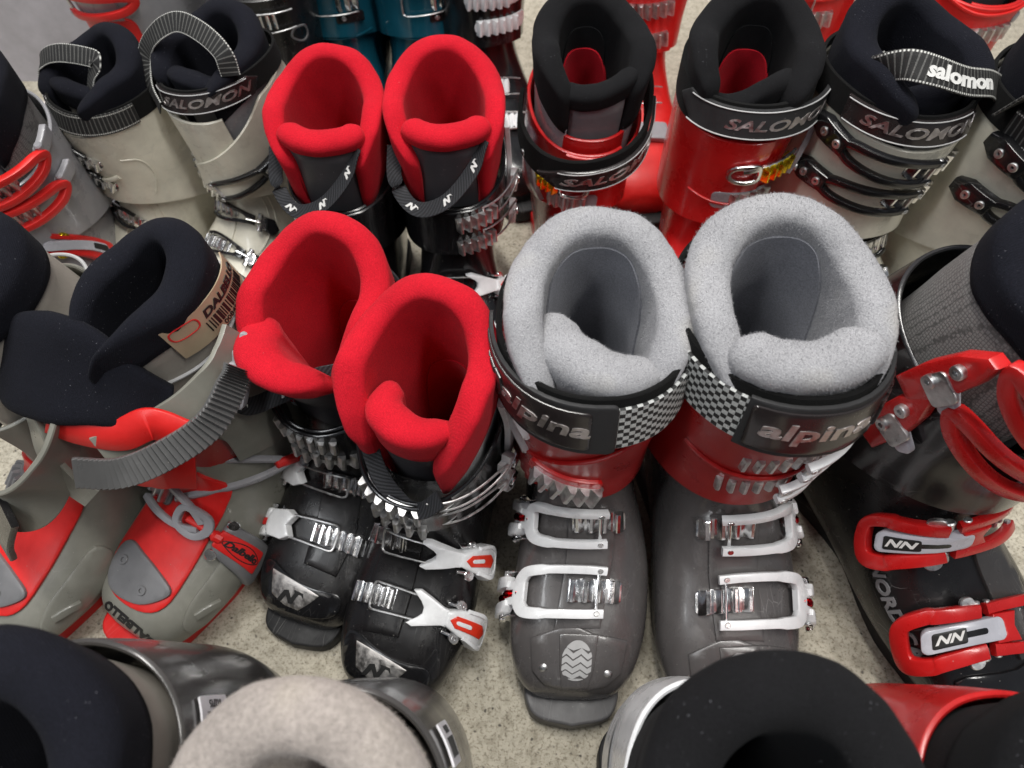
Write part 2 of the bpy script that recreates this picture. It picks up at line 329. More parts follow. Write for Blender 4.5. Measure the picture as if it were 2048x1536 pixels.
class Surf:
    def __init__(s, secs): s.secs = [tuple(x) for x in secs]; s.cache = {}
    def P(s, v, th, c=0.0):
        tx, tz, bx, bz, w, n, yo = crom(s.secs, v)
        ct, st = math.cos(th), math.sin(th)
        e = 2/n
        a = math.copysign(abs(ct)**e, ct); b = math.copysign(abs(st)**e, st)
        cx, cz = (tx+bx)/2, (tz+bz)/2
        p = Vector((cx+(tx-bx)/2*a, yo+w*b, cz+(tz-bz)/2*a))
        if c:
            p = p + s.Nn(v, th)*c
        return p
    def Nn(s, v, th):
        h = 0.02
        d1 = s.P(v, th+h)-s.P(v, th-h); d2 = s.P(v+h, th)-s.P(v-h, th)
        n = d1.cross(d2)
        tx, tz, bx, bz, w, nn, yo = crom(s.secs, v)
        if n.dot(s.P(v, th)-Vector(((tx+bx)/2, yo, (tz+bz)/2))) < 0: n = -n
        return n.normalized() if n.length > 1e-12 else Vector((0, 0, 1))
    def theta(s, v, arc, th0=0.0):
        k = (round(v*25), round(th0*50))
        if k not in s.cache:
            vv = k[0]/25; tab = [(0.0, th0)]; L = 0; p = s.P(vv, th0)
            for i in range(1, 70):
                t = th0+i*0.05; q = s.P(vv, t); L += (q-p).length; tab.append((L, t)); p = q
            tab2 = [(0.0, th0)]; L = 0; p = s.P(vv, th0)
            for i in range(1, 70):
                t = th0-i*0.05; q = s.P(vv, t); L += (q-p).length; tab2.append((L, t)); p = q
            s.cache[k] = (tab, tab2)
        tab = s.cache[k][0 if arc >= 0 else 1]; A = abs(arc)
        for i in range(1, len(tab)):
            if tab[i][0] >= A:
                f = (A-tab[i-1][0])/max(1e-9, tab[i][0]-tab[i-1][0])
                return tab[i-1][1]+(tab[i][1]-tab[i-1][1])*f
        return tab[-1][1]

class Map:
    """flat strip coordinates (a across, b up the boot, c outwards) laid on a shell surface"""
    def __init__(s, surf, v0, a0=0.0, rot=0.0, c0=0.0):
        s.s, s.v0, s.a0, s.c0 = surf, v0, a0, c0
        s.cr, s.sr = math.cos(rot), math.sin(rot)
        s.k = 1/max(1e-6, ((surf.P(v0+.05, 0)-surf.P(v0-.05, 0)).length/0.1))
    def __call__(s, p):
        a, b, c = p
        a, b = a*s.cr-b*s.sr, a*s.sr+b*s.cr
        v = s.v0+b*s.k
        th = s.s.theta(v, a+s.a0)
        return s.s.P(v, th)+s.s.Nn(v, th)*(c+s.c0)
class Rigid:
    def __init__(s, surf, v0, a0=0.0, rot=0.0, c0=0.0, tilt=0.0):
        m = Map(surf, v0, a0); e = 0.004
        o = m((0, 0, 0)); x = (m((e, 0, 0))-m((-e, 0, 0))).normalized(); y = (m((0, e, 0))-m((0, -e, 0))).normalized()
        z = x.cross(y).normalized(); y = z.cross(x)
        s.M = Matrix.Translation(o) @ Matrix(((x.x, y.x, z.x, 0), (x.y, y.y, z.y, 0), (x.z, y.z, z.z, 0), (0, 0, 0, 1))) @ Matrix.Rotation(rot, 4, 'Z') @ Matrix.Rotation(tilt, 4, 'Y') @ Matrix.Translation((0, 0, c0))
    def __call__(s, p): return s.M @ Vector(p)

def getuv(bm): return bm.loops.layers.uv.get('UVMap') or bm.loops.layers.uv.new('UVMap')
def smooth_poly(pts, k=4):
    n = len(pts); out = []
    for i in range(n*k):
        t = i/k; j = int(t); f = t-j; q = [pts[(j+d) % n] for d in (-1, 0, 1, 2)]
        out.append(tuple(0.5*(2*b+(c-a)*f+(2*a-5*b+4*c-d)*f*f+(3*b-a-3*c+d)*f**3) for a, b, c, d in zip(*q)))
    return out
def grid(bm, f, us, vs_, wrap=False, uvf=None):
    rows = [[bm.verts.new(f(u, v)) for u in us] for v in vs_]
    uvl = getuv(bm) if uvf else None
    nu = len(us)
    for j in range(len(vs_)-1):
        for i in range(nu if wrap else nu-1):
            k = (i+1) % nu
            try: fc = bm.faces.new((rows[j][i], rows[j][k], rows[j+1][k], rows[j+1][i]))
            except ValueError: continue
            if uvf:
                for lp, (a, b) in zip(fc.loops, ((i, j), (i+1, j), (i+1, j+1), (i, j+1))):
                    lp[uvl].uv = uvf(us[min(a, nu-1)], vs_[b])
    return rows
def lin(a, b, n): return [a+(b-a)*i/n for i in range(n+1)]

def warp(bm, M):
    for v in bm.verts: v.co = M(v.co)

def slice_grid(bm, step):
    for ax in (0, 1):
        lo = min(v.co[ax] for v in bm.verts); hi = max(v.co[ax] for v in bm.verts)
        x = math.floor(lo/step)*step+step*0.501
        while x < hi:
            if x > lo:
                co = [0, 0, 0]; co[ax] = x; no = [0, 0, 0]; no[ax] = 1
                bmesh.ops.bisect_plane(bm, geom=bm.verts[:]+bm.edges[:]+bm.faces[:], dist=1e-6, plane_co=co, plane_no=no)
            x += step

def plate(bm, poly, c0, c1, bev=0.0006, M=None, step=0.007, segs=2):
    """polygon in a,b raised between c0 and c1 with rounded edges"""
    b2 = bmesh.new()
    vs2 = [b2.verts.new((p[0], p[1], c0)) for p in poly]
    f = b2.faces.new(vs2); f.normal_update()
    if f.normal.z < 0: f.normal_flip()
    r = bmesh.ops.extrude_face_region(b2, geom=[f])
    for e in r['geom']:
        if isinstance(e, bmesh.types.BMVert): e.co.z = c1
    bmesh.ops.recalc_face_normals(b2, faces=b2.faces[:])
    if bev:
        es = [e for e in b2.edges if all(abs(v.co.z-c1) < 1e-7 for v in e.verts)]
        bmesh.ops.bevel(b2, geom=es, offset=bev, segments=segs, profile=0.5, affect='EDGES', clamp_overlap=True)
    bmesh.ops.triangulate(b2, faces=[f for f in b2.faces if len(f.verts) > 4])
    if step: slice_grid(b2, step)
    if M: warp(b2, M)
    me = bpy.data.meshes.new('tmp'); b2.to_mesh(me); b2.free(); bm.from_mesh(me); bpy.data.meshes.remove(me)
    return bm

def rrect(x0, x1, y0, y1, r, n=4):
    out = []
    for cx, cy, a in ((x1-r, y1-r, 0), (x0+r, y1-r, 90), (x0+r, y0+r, 180), (x1-r, y0+r, 270)):
        for i in range(n+1):
            t = R(a+90*i/n); out.append((cx+r*math.cos(t), cy+r*math.sin(t)))
    return out

def sweep(bm, path, w, h, M=None, closed=False, n=None, rnd=0.3, per=10, raw=False):
    """rounded bar swept along a path of (a,b,c) points; w in plane, h out of plane; w,h may be functions of t"""
    if raw: pts = [Vector(p) for p in path]
    elif closed:
        k = len(path); n = n or k*5
        pts = []
        for i in range(n):
            t = i/n*k; j = int(t); f = t-j
            q = [path[(j+d) % k] for d in (-1, 0, 1, 2)]
            pts.append(Vector([0.5*(2*b+(c-a)*f+(2*a-5*b+4*c-d)*f*f+(3*b-a-3*c+d)*f**3) for a, b, c, d in zip(*q)]))
    else:
        n = n or (len(path)-1)*5; pts = spline(path, n)
    m = len(pts); rings = []
    for i, p in enumerate(pts):
        a = pts[(i-1) % m] if (closed or i > 0) else pts[i]
        b = pts[(i+1) % m] if (closed or i < m-1) else pts[i]
        t = (b-a); t.z = 0
        t = t.normalized() if t.length > 1e-9 else Vector((1, 0, 0))
        sd = Vector((-t.y, t.x, 0)); up = Vector((0, 0, 1))
        tt = i/(m-1)
        ww = w(tt) if callable(w) else w; hh = h(tt) if callable(h) else h
        ring = []
        for k in range(per):
            th = 2*PI*k/per+PI/per
            e = 2/ (2+6*(1-rnd)) if rnd < 1 else 1
            x = math.copysign(abs(math.cos(th))**e, math.cos(th)); y = math.copysign(abs(math.sin(th))**e, math.sin(th))
            ring.append(p+sd*x*ww/2+up*y*hh/2)
        rings.append(ring)
    vr = [[bm.verts.new(M(q) if M else q) for q in r] for r in rings]
    for i in range(m if closed else m-1):
        r0, r1 = vr[i], vr[(i+1) % m]
        for k in range(per): bm.faces.new((r0[k], r0[(k+1) % per], r1[(k+1) % per], r1[k]))
    if not closed:
        bm.faces.new(vr[0][::-1]); bm.faces.new(vr[-1])
    return bm

def disc(bm, a, b, c0, c1, r, M=None, n=14, dome=0.0, hole=0.0):
    rings = [(r, c0), (r, c1-r*0.15), (r*0.88, c1)]
    if hole: rings += [(hole, c1), (hole*0.9, c1-r*0.5)]
    elif dome: rings += [(r*0.6, c1+dome*0.7), (r*0.25, c1+dome)]
    vr = []
    for rr, c in rings:
        vr.append([bm.verts.new(M((a+rr*math.cos(2*PI*k/n), b+rr*math.sin(2*PI*k/n), c)) if M else (a+rr*math.cos(2*PI*k/n), b+rr*math.sin(2*PI*k/n), c)) for k in range(n)])
    for i in range(len(vr)-1):
        for k in range(n): bm.faces.new((vr[i][k], vr[i][(k+1) % n], vr[i+1][(k+1) % n], vr[i+1][k]))
    bm.faces.new(vr[-1])
    return bm

def rod(bm, p0, p1, r, M=None, n=10):
    p0, p1 = Vector(p0), Vector(p1); d = (p1-p0).normalized()
    x = d.orthogonal().normalized(); y = d.cross(x)
    vr = []
    for p, rr in ((p0, r*0.7), (p0+d*r*0.3, r), (p1-d*r*0.3, r), (p1, r*0.7)):
        vr.append([bm.verts.new(M(p+x*rr*math.cos(2*PI*k/n)+y*rr*math.sin(2*PI*k/n)) if M else p+x*rr*math.cos(2*PI*k/n)+y*rr*math.sin(2*PI*k/n)) for k in range(n)])
    for i in range(3):
        for k in range(n): bm.faces.new((vr[i][k], vr[i][(k+1) % n], vr[i+1][(k+1) % n], vr[i+1][k]))
    bm.faces.new(vr[0][::-1]); bm.faces.new(vr[-1])
    return bm

def text(bm, s, size, M, pos=(0, 0), c0=0.0, c1=0.0006, shear=0.0, stretch=1.0, bold=0.0, rot=0.0):
    cu = bpy.data.curves.new('t', 'FONT'); cu.body = s; cu.size = size; cu.align_x = 'CENTER'; cu.align_y = 'CENTER'
    cu.extrude = (c1-c0)/2; cu.offset = bold; cu.resolution_u = 3
    o = bpy.data.objects.new('t', cu); C.objects.link(o)
    dg = bpy.context.evaluated_depsgraph_get()
    me = bpy.data.meshes.new_from_object(o.evaluated_get(dg))
    cr, sr = math.cos(rot), math.sin(rot)
    for v in me.vertices:
        x = (v.co.x+v.co.y*shear)*stretch; y = v.co.y
        x, y = x*cr-y*sr, x*sr+y*cr
        v.co = M((x+pos[0], y+pos[1], v.co.z+(c0+c1)/2))
    bm.from_mesh(me); bpy.data.meshes.remove(me); bpy.data.objects.remove(o); bpy.data.curves.remove(cu)
    return bm

def ribbon(bm, pts, wd, width, thick, n=40, teeth=0.0, uv=True):
    """flat strap through 3-D points; wd = directions of its width"""
    P = spline(pts, n); W = spline(wd, n)
    uvl = getuv(bm)
    L = 0; rings = []
    for i, p in enumerate(P):
        t = (P[min(n, i+1)]-P[max(0, i-1)]).normalized()
        wv = W[i]-t*W[i].dot(t); wv.normalize(); nn = t.cross(wv)
        if i: L += (p-P[i-1]).length
        hh = thick/2
        out = hh+(teeth*((i % 2)*1.0) if teeth else 0)
        ww = width/2
        ring = [(-ww, -hh*.6), (-ww*.96, -hh), (ww*.96, -hh), (ww, -hh*.6), (ww, out*.6), (ww*.94, out), (ww*.5, out), (0, out), (-ww*.5, out), (-ww*.94, out), (-ww, out*.6)]
        rings.append(([bm.verts.new(p+wv*a+nn*b) for a, b in ring], L, [a for a, b in ring]))
    for i in range(n):
        r0, L0, ws = rings[i]; r1, L1, _ = rings[i+1]; m = len(r0)
        for k in range(m):
            k2 = (k+1) % m
            f = bm.faces.new((r0[k], r0[k2], r1[k2], r1[k]))
            for lp, u in zip(f.loops, ((L0, ws[k]), (L0, ws[k2]), (L1, ws[k2]), (L1, ws[k]))): lp[uvl].uv = u
    bm.faces.new(rings[0][0][::-1]); bm.faces.new(rings[-1][0])
    return bm

# ------------------------------------------------------------------ the boot: surfaces shared by every model
LOWER = Surf([
 (.2235, .040, .2235, .024, .018, 2.2, 0), (.219, .052, .221, .018, .034, 2.2, 0), (.205, .064, .209, .014, .047, 2.4, .001),
 (.180, .076, .182, .012, .056, 2.5, .001), (.150, .088, .148, .010, .060, 2.5, .001), (.122, .104, .105, .010, .058, 2.5, 0),
 (.104, .126, .05, .010, .052, 2.4, 0), (.096, .150, -.01, .010, .047, 2.4, 0), (.092, .172, -.062, .014, .045, 2.4, 0),
 (.090, .190, -.084, .045, .046, 2.4, 0), (.090, .206, -.082, .095, .049, 2.3, 0), (.092, .222, -.07, .15, .0515, 2.2, 0)])
LOWER_OUT = Surf([(x[0], x[1], x[2], x[3], x[4]*k, x[5], y) for x, k, y in zip(LOWER.secs, (1, 1, 1, .99, .97, .97, .98, 1, 1, 1, 1, 1), (0, 0, .001, .003, .006, .0085, .0085, .006, .003, 0, 0, 0))])
CUFF = Surf([
 (.106, .172, -.088, .10, .0545, 2.3, 0), (.105, .198, -.079, .15, .0555, 2.2, 0), (.107, .224, -.062, .20, .056, 2.2, 0),
 (.110, .250, -.044, .25, .0562, 2.2, 0), (.1125, .276, -.026, .295, .0568, 2.2, 0)])
STRAPS = Surf([(.1135, .262, -.030, .264, .0565, 2.2, 0), (.1095, .289, -.026, .292, .0572, 2.2, 0), (.1045, .315, -.021, .320, .0572, 2.2, 0)])

def noised(bm, amp, sc, seed=0):
    off = Vector((seed*3.1, seed*1.7, seed*0.9))
    for v in bm.verts:
        n = noise.noise_vector(v.co*sc+off)
        v.co += n*amp

def lower_shell(root, mat, name='lower_shell', surf=LOWER, seed=0):
    bm = bmesh.new()
    us = lin(-PI, PI, 72)[:-1]; vv = lin(0.0, 11.0, 88)
    rows = grid(bm, lambda u, v: surf.P(v, u), us, vv, wrap=True)
    bm.faces.new(rows[0][::-1])
    noised(bm, .0006, 30, seed)
    return obj(name, bm, mat, root)

def sole_outline(x0=-.088, x1=.243, wt=.040, wa=.029, wh=.038):
    top = []
    prof = [(x0, .0), (x0+.004, wh*.55), (x0+.018, wh*.93), (x0+.04, wh), (.0, wh*.97), (.03, wa*1.1), (.07, wa), (.11, wt*.98), (.14, wt*1.12), (.17, wt*1.08), (.20, wt), (x1-.02, wt*.96), (x1-.006, wt*.70), (x1, .0)]
    for i in range(60):
        p = crom(prof, i/59*(len(prof)-1)); top.append((p[0], max(0.0, p[1])))
    return top[1:-1]+[(x1, 0)]+[(x, -y) for x, y in reversed(top[1:-1])]+[(x0, 0)]
def sole(root, mat, thick=.021, label=None):
    bm = bmesh.new()
    plate(bm, sole_outline(), 0.0, thick, .0025, None, step=0, segs=3)
    for v in bm.verts:
        if v.co.x > .2: v.co.z += (v.co.x-.2)**2*3.0 if v.co.z < .01 else 0
    bm2 = bm
    return obj('sole', bm2, mat, root, label=label)

def cuff(root, mat, flip=1, over=.5, vb=None, vt=None, surf=CUFF, spread=0.0, gap=None, thick=.0038, c0=.0, name='cuff', n=110):
    """the upper shell: a wrapped sheet with an outer flap that ends on the front"""
    bm = bmesh.new()
    t0, t1 = (-over, 2*PI+over) if gap is None else (gap, 2*PI-gap)
    vb = vb or (lambda t: 0.0); vt = vt or (lambda t: 4.0)
    def off(t):
        k = min(1, max(0, (t-t0)/PI)) if gap is None else 0.0
        base = c0+.0046*k*k*(3-2*k)
        if spread: base += spread*math.cos(min(PI/2, abs(math.atan2(math.sin(t), math.cos(t)))/1.6*PI/2))**1.5
        return base
    prof = []
    for i in range(27): prof.append((i/26, 0.0, 'o'))
    ts = lin(t0, t1, n)
    def f(t, q):
        kind, x, c = q
        lo, hi = vb(t), vt(t)
        v = lo+(hi-lo)*x if kind == 'o' else hi+x
        return surf.P(v, flip*t, off(t)+c)
    qs = [('o', 0.0, -thick), ('o', 0.0, -.0008), ('o', 0.004, 0)]+[('o', i/24, 0.0) for i in range(1, 25)]+[('e', .02, -.0007), ('e', .035, -thick*.5), ('e', .02, -thick+.0007), ('e', -.02, -thick)]+[('e', -.3*i, -thick) for i in range(1, 7)]
    rows = grid(bm, f, ts, qs)
    for side in (0, -1):   # close the two free edges of the sheet
        col = [r[side] for r in rows]
        try: bm.faces.new(col if side else col[::-1])
        except ValueError: pass
    m = obj(name, bm, mat, root)
    return m

PILE = {'grey fleece': (30000, .0015), 'red fleece': (6000, .0008), 'beige fleece': (15000, .0018)}
def LC(z):
    return .025+.20*(z-.2), .072-.035*(z-.2), .0505+.045*(z-.2)

def padwall(th0, th1, ztop, thf, cen=LC, zo=.20, zi=.11, seam=.028, bulge=.0035, post=None, nt=90, seed=1, namp=.0016, nsc=30, dl=.7, fine=0.0):
    """thick upholstered wall with a rolled top edge; returns (padding mesh, outer skin mesh)"""
    ts = []
    for i in range(nt+1):
        x = i/nt; e = 0.5-0.5*math.cos(PI*x); ts.append(th0+(th1-th0)*(0.5*x+0.5*e))
    off = Vector((seed*7.3, seed*2.1, seed*4.7))
    def P(t, z, ins):
        cx, rx, ry = cen(z); n = 2.25; e = 2/n
        ct, st = math.cos(t), math.sin(t)
        a = math.copysign(abs(ct)**e, ct); b = math.copysign(abs(st)**e, st)
        return Vector((cx+(rx-ins)*a, (ry-ins)*b, z))
    def kk(t):
        rad = .055
        d = min(t-th0, th1-t)*rad; L = .016*dl
        if d >= L: return 1.0
        x = 1-d/L
        return math.sqrt(max(0.0, 1-x*x))
    def prof(t, skin):
        zt, th = ztop(t), thf(t); r = th/2; k = kk(t)
        out = []
        if skin:
            for i in range(9): out.append((zo+(zt-seam+.004-zo)*i/8, .001))
            out.append((zt-seam+.006, .004))
            return [(z, r+(i-r)*max(.3, k)) for z, i in out]
        out.append((zt-seam-.001, .003)); out.append((zt-seam, .0)); out.append((zt-seam+.0015, -bulge*.5))
        z1 = zt-r
        for i in range(1, 4):
            q = i/4; out.append((zt-seam+.0015+(z1-zt+seam-.0015)*q, -bulge*(.5+.5*q)))
        for i in range(0, 13):
            a = PI*i/12; out.append((z1+r*1.0*math.sin(a), r-(r+bulge)*math.cos(a)))
        for i in range(1, 15):
            q = i/14; out.append((z1+(zi-z1)*q, th+bulge*(1-q)+.004*q))
        dz = r*(1-k)
        return [(z-(dz if z > z1-.001 else 0), r+(i-r)*k) for z, i in out]
    res = []
    for skin in (False, True):
        bm = bmesh.new(); cols = []
        for t in ts:
            col = []
            for z, ins in prof(t, skin):
                p = P(t, z, ins)
                if post: p = post(p)
                q = Vector((p.x, p.y, p.z*.8))
                p = p+noise.noise_vector(q*nsc+off)*namp*(1 if not skin else .5)+noise.noise_vector(q*nsc*2.6-off)*namp*(.38 if not skin else .1)
                if fine and not skin: p = p+noise.noise_vector(p*170)*fine
                col.append(bm.verts.new(p))
            cols.append(col)
        for i in range(len(cols)-1):
            for j in range(len(cols[0])-1):
                bm.faces.new((cols[i][j], cols[i+1][j], cols[i+1][j+1], cols[i][j+1]))
        if not skin:
            for c in (cols[0], cols[-1]):
                try: bm.faces.new(c)
                except ValueError: pass
        res.append(bm)
    return res

def pile(bm, n, L, seed=1, zmin=.20):
    """short standing fibres of the fleece, part of the same cloth"""
    rn = random.Random(seed); bm.normal_update(); bm.faces.ensure_lookup_table()
    fs = [f for f in bm.faces if f.calc_center_median().z > zmin]
    ar = [f.calc_area() for f in fs]; tot = sum(ar); acc = 0; new = []
    for f, a_ in zip(fs, ar):
        acc += a_/tot*n
        while acc > 1:
            acc -= 1
            vs_ = [v.co for v in f.verts]; u, v = rn.random(), rn.random()
            p = vs_[0].lerp(vs_[1], u).lerp(vs_[-1].lerp(vs_[2 if len(vs_) > 2 else 1], u), v)
            d = (f.normal+Vector((rn.gauss(0, .55), rn.gauss(0, .55), rn.gauss(0, .55)))).normalized()
            s_ = d.orthogonal().normalized()*.00012
            l = L*rn.uniform(.4, 1.3)
            new.append((p-s_, p+s_, p+d*l+Vector((rn.gauss(0, .3), rn.gauss(0, .3), rn.gauss(0, .3)))*l*.4))
    for t in new: bm.faces.new([bm.verts.new(q) for q in t])

def outw(bm):
    bmesh.ops.recalc_face_normals(bm, faces=bm.faces[:])

def collar(root, pad, skin, gap=.85, back=.355, side=.328, front=.262, th=.021, thfr=.013, seed=1, post=None, fine=0.0, lean=0.0, namp=.0016, seam=.028, gapl=None, cen=LC):
    def zt(t):
        a = abs(math.atan2(math.sin(t), math.cos(t)))      # 0 front, pi back
        if a > PI/2: z = side+(back-side)*(.5-.5*math.cos(2*(a-PI/2)))
        else:
            x = (PI/2-a)/(PI/2); z = side-(side-front)*x**1.6
        return z+lean*math.sin(t)
    def tf(t):
        a = abs(math.atan2(math.sin(t), math.cos(t)))/PI
        return thfr+(th-thfr)*min(1, max(0, (a-.2)/.5))
    gl = gap if gapl is None else gapl
    a, b = padwall(gap, 2*PI-gl, zt, tf, cen=cen, seed=seed, post=post, fine=fine, namp=namp, seam=seam)
    if pad.name in PILE: outw(a); pile(a, *PILE[pad.name], seed)
    INNER[:] = [zt, tf, cen, post, Vector((seed*7.3, seed*2.1, seed*4.7)), namp]
    p = obj('liner_collar', a, pad, root, 80)
    if skin: obj('liner_shaft', b, skin, root, 80)
    else: b.free()
    return p

def tongue(root, pad, face, zt=.318, R_=.050, wa=1.04, xc=.050, th=.022, post=None, seed=5, fine=0.0, drop=.012, slope=.10, yc=0.0, faceh=.020, roll=1.0, namp=.0016):
    def cen(z): return xc+slope*(z-.3), R_, R_*.98
    def tf(t): return th*(.75+.25*math.cos(t*1.2))
    def ztf(t): return zt-drop*(t/wa)**2
    def ps(p):
        p = Vector((p.x, p.y+yc, p.z))
        return post(p) if post else p
    a, b = padwall(-wa, wa, ztf, tf, cen=cen, zo=.17, zi=.17, seam=faceh, post=ps, nt=50, seed=seed, fine=fine, dl=.9, namp=namp)
    if pad.name in PILE: outw(a); pile(a, int(PILE[pad.name][0]*.35), PILE[pad.name][1], seed)
    t = obj('tongue', a, pad, root, 80)
    if face: obj('tongue_face', b, face, t, 80)
    else: b.free()
    return t

INNER = []
def inner_patch(root, mat, zb=.112, ztp=.325, half=1.25, name='inner_lining', flat=2.2, proud=.0016):
    """a differently coloured lining panel inside the liner, slightly proud of the padding"""
    zt, tf, cen, post, off, namp = INNER
    bm = bmesh.new()
    def f(u, q):
        t = PI+u*half; z_, th = zt(t), tf(t); z1 = z_-th/2
        top = ztp-(ztp-zb-.01)*abs(u)**(flat*1.6)
        z = zb+(top-zb)*min(1, q)
        k = max(0, min(1, (z1-z)/(z1-.11)))
        ins = th+.0035*(1-k)+.004*k+proud-(.0 if q <= 1 else .003)
        cx, rx, ry = cen(z); e = 2/2.25; ct, st = math.cos(t), math.sin(t)
        p = Vector((cx+(rx-ins)*math.copysign(abs(ct)**e, ct), (ry-ins)*math.copysign(abs(st)**e, st), z))
        if post: p = post(p)
        q2 = Vector((p.x, p.y, p.z*.8))
        return p+noise.noise_vector(q2*30+off)*namp+noise.noise_vector(q2*78-off)*namp*.38
    grid(bm, f, lin(-1, 1, 50), lin(0, 1, 26)+[1.001])
    return obj(name, bm, mat, root, 60)

class StrapMap:
    def __init__(s, surf, v0, off=.008, dv=None, a0=0.0, b0=0.0, c0=0.0, tilt=.10):
        s.tilt = tilt; s.surf, s.v0, s.off, s.dv, s.a0, s.b0, s.c0 = surf, v0, off, dv or (lambda t: 0.0), a0, b0, c0
    def th(s, th, b, c):
        v = s.v0+s.dv(th)
        L = (s.surf.P(v+.1, th)-s.surf.P(v-.1, th)).length/0.2
        o = s.off(th) if callable(s.off) else s.off
        o -= b*s.tilt*max(.12, math.cos(th))
        return s.surf.P(v+b/max(.012, L), th, c+o)
    def __call__(s, p):
        return s.th(s.surf.theta(s.v0, p[0]+s.a0), p[1]+s.b0, p[2]+s.c0)

def band(root, SM, t0, t1, width, thick, mat, name='power_strap', n=90, parent=None, taper=0.0, smooth=40):
    bm = bmesh.new(); uvl = getuv(bm)
    h = thick/2; cols = []; L = 0; prev = None
    for i in range(n+1):
        t = t0+(t1-t0)*i/n
        w2 = width/2
        if taper and i > n*(1-.12): w2 *= 1-taper*((i-n*.88)/(n*.12))
        ring = [(-w2, -h*.5), (-w2*.97, -h), (0, -h), (w2*.97, -h), (w2, -h*.5), (w2, h*.5), (w2*.97, h), (w2*.5, h), (0, h), (-w2*.5, h), (-w2*.97, h), (-w2, h*.5)]
        P = [SM.th(t, b, c+h) for b, c in ring]
        if prev is not None: L += (P[8]-prev).length
        prev = P[8]
        cols.append(([bm.verts.new(p) for p in P], L, [b for b, c in ring]))
    for i in range(n):
        A, LA, bs = cols[i]; B, LB, _ = cols[i+1]; m = len(A)
        for k in range(m):
            k2 = (k+1) % m
            f = bm.faces.new((A[k], A[k2], B[k2], B[k]))
            for lp, u in zip(f.loops, ((LA, bs[k]), (LA, bs[k2]), (LB, bs[k2]), (LB, bs[k]))): lp[uvl].uv = u
    bm.faces.new(cols[0][0][::-1]); bm.faces.new(cols[-1][0])
    return obj(name, bm, mat, parent or root, smooth)

# ------------------------------------------------------------------ hardware
def part(root, name, fn, mat, smooth=35, label=None):
    bm = bmesh.new(); fn(bm)
    bmesh.ops.recalc_face_normals(bm, faces=bm.faces[:])
    return obj(name, bm, mat, root, smooth, label)

def sided(M, side): return M if side > 0 else (lambda p: M((-p[0], p[1], p[2])))

def ladder_mesh(bm, M, a0, a1, w, n, hgt=.0055, base=.0018, c0=.0):
    p = (a1-a0)/n; prof = [(a0, base*.6)]
    for i in range(n):
        a = a0+i*p
        prof += [(a+p*.10, base), (a+p*.46, hgt*.88), (a+p*.56, hgt), (a+p*.76, hgt), (a+p*.84, hgt*.9), (a+p*.92, base)]
    prof += [(a1, base), (a1, 0)]
    low = [(a, 0.0) for a, c in prof]
    rows = []
    for b, k in ((-w/2, .93), (-w/2+.0006, 1), (w/2-.0006, 1), (w/2, .93)):
        rows.append([bm.verts.new(M((a, b, c0+c*k))) for a, c in prof])
    lows = [[bm.verts.new(M((a, b, c0-.001))) for a, c in prof] for b in (-w/2, w/2)]
    for r in range(3):
        for i in range(len(prof)-1): bm.faces.new((rows[r][i], rows[r][i+1], rows[r+1][i+1], rows[r+1][i]))
    for i in range(len(prof)-1):
        bm.faces.new((lows[0][i], lows[0][i+1], rows[0][i+1], rows[0][i]))
        bm.faces.new((rows[3][i], rows[3][i+1], lows[1][i+1], lows[1][i]))
    bm.faces.new((rows[0][0], rows[1][0], rows[2][0], rows[3][0], lows[1][0], lows[0][0]))
    bm.faces.new((rows[0][-1], rows[1][-1], rows[2][-1], rows[3][-1], lows[1][-1], lows[0][-1]))

def ladder(root, M, a0, a1, w=.017, n=5, mat=None, hgt=.0055, c0=.001, tab=True, label=None, rivet=None):
    def f(bm):
        ladder_mesh(bm, M, a0, a1, w, n, hgt, c0=c0)
        if tab: plate(bm, rrect(min(a0, a1)-.002, max(a0, a1)+.002, -w/2*.86, w/2*.86, .002), c0-.0015, c0+.0009, .0003, M)
    o = part(root, 'ladder', f, mat or CHROME, 25, label)
    if rivet is not None:
        part(o, 'rivet', lambda bm: disc(bm, rivet, 0, .002, .0042, .0038, M, 12, hole=.0016), STEEL)
    return o

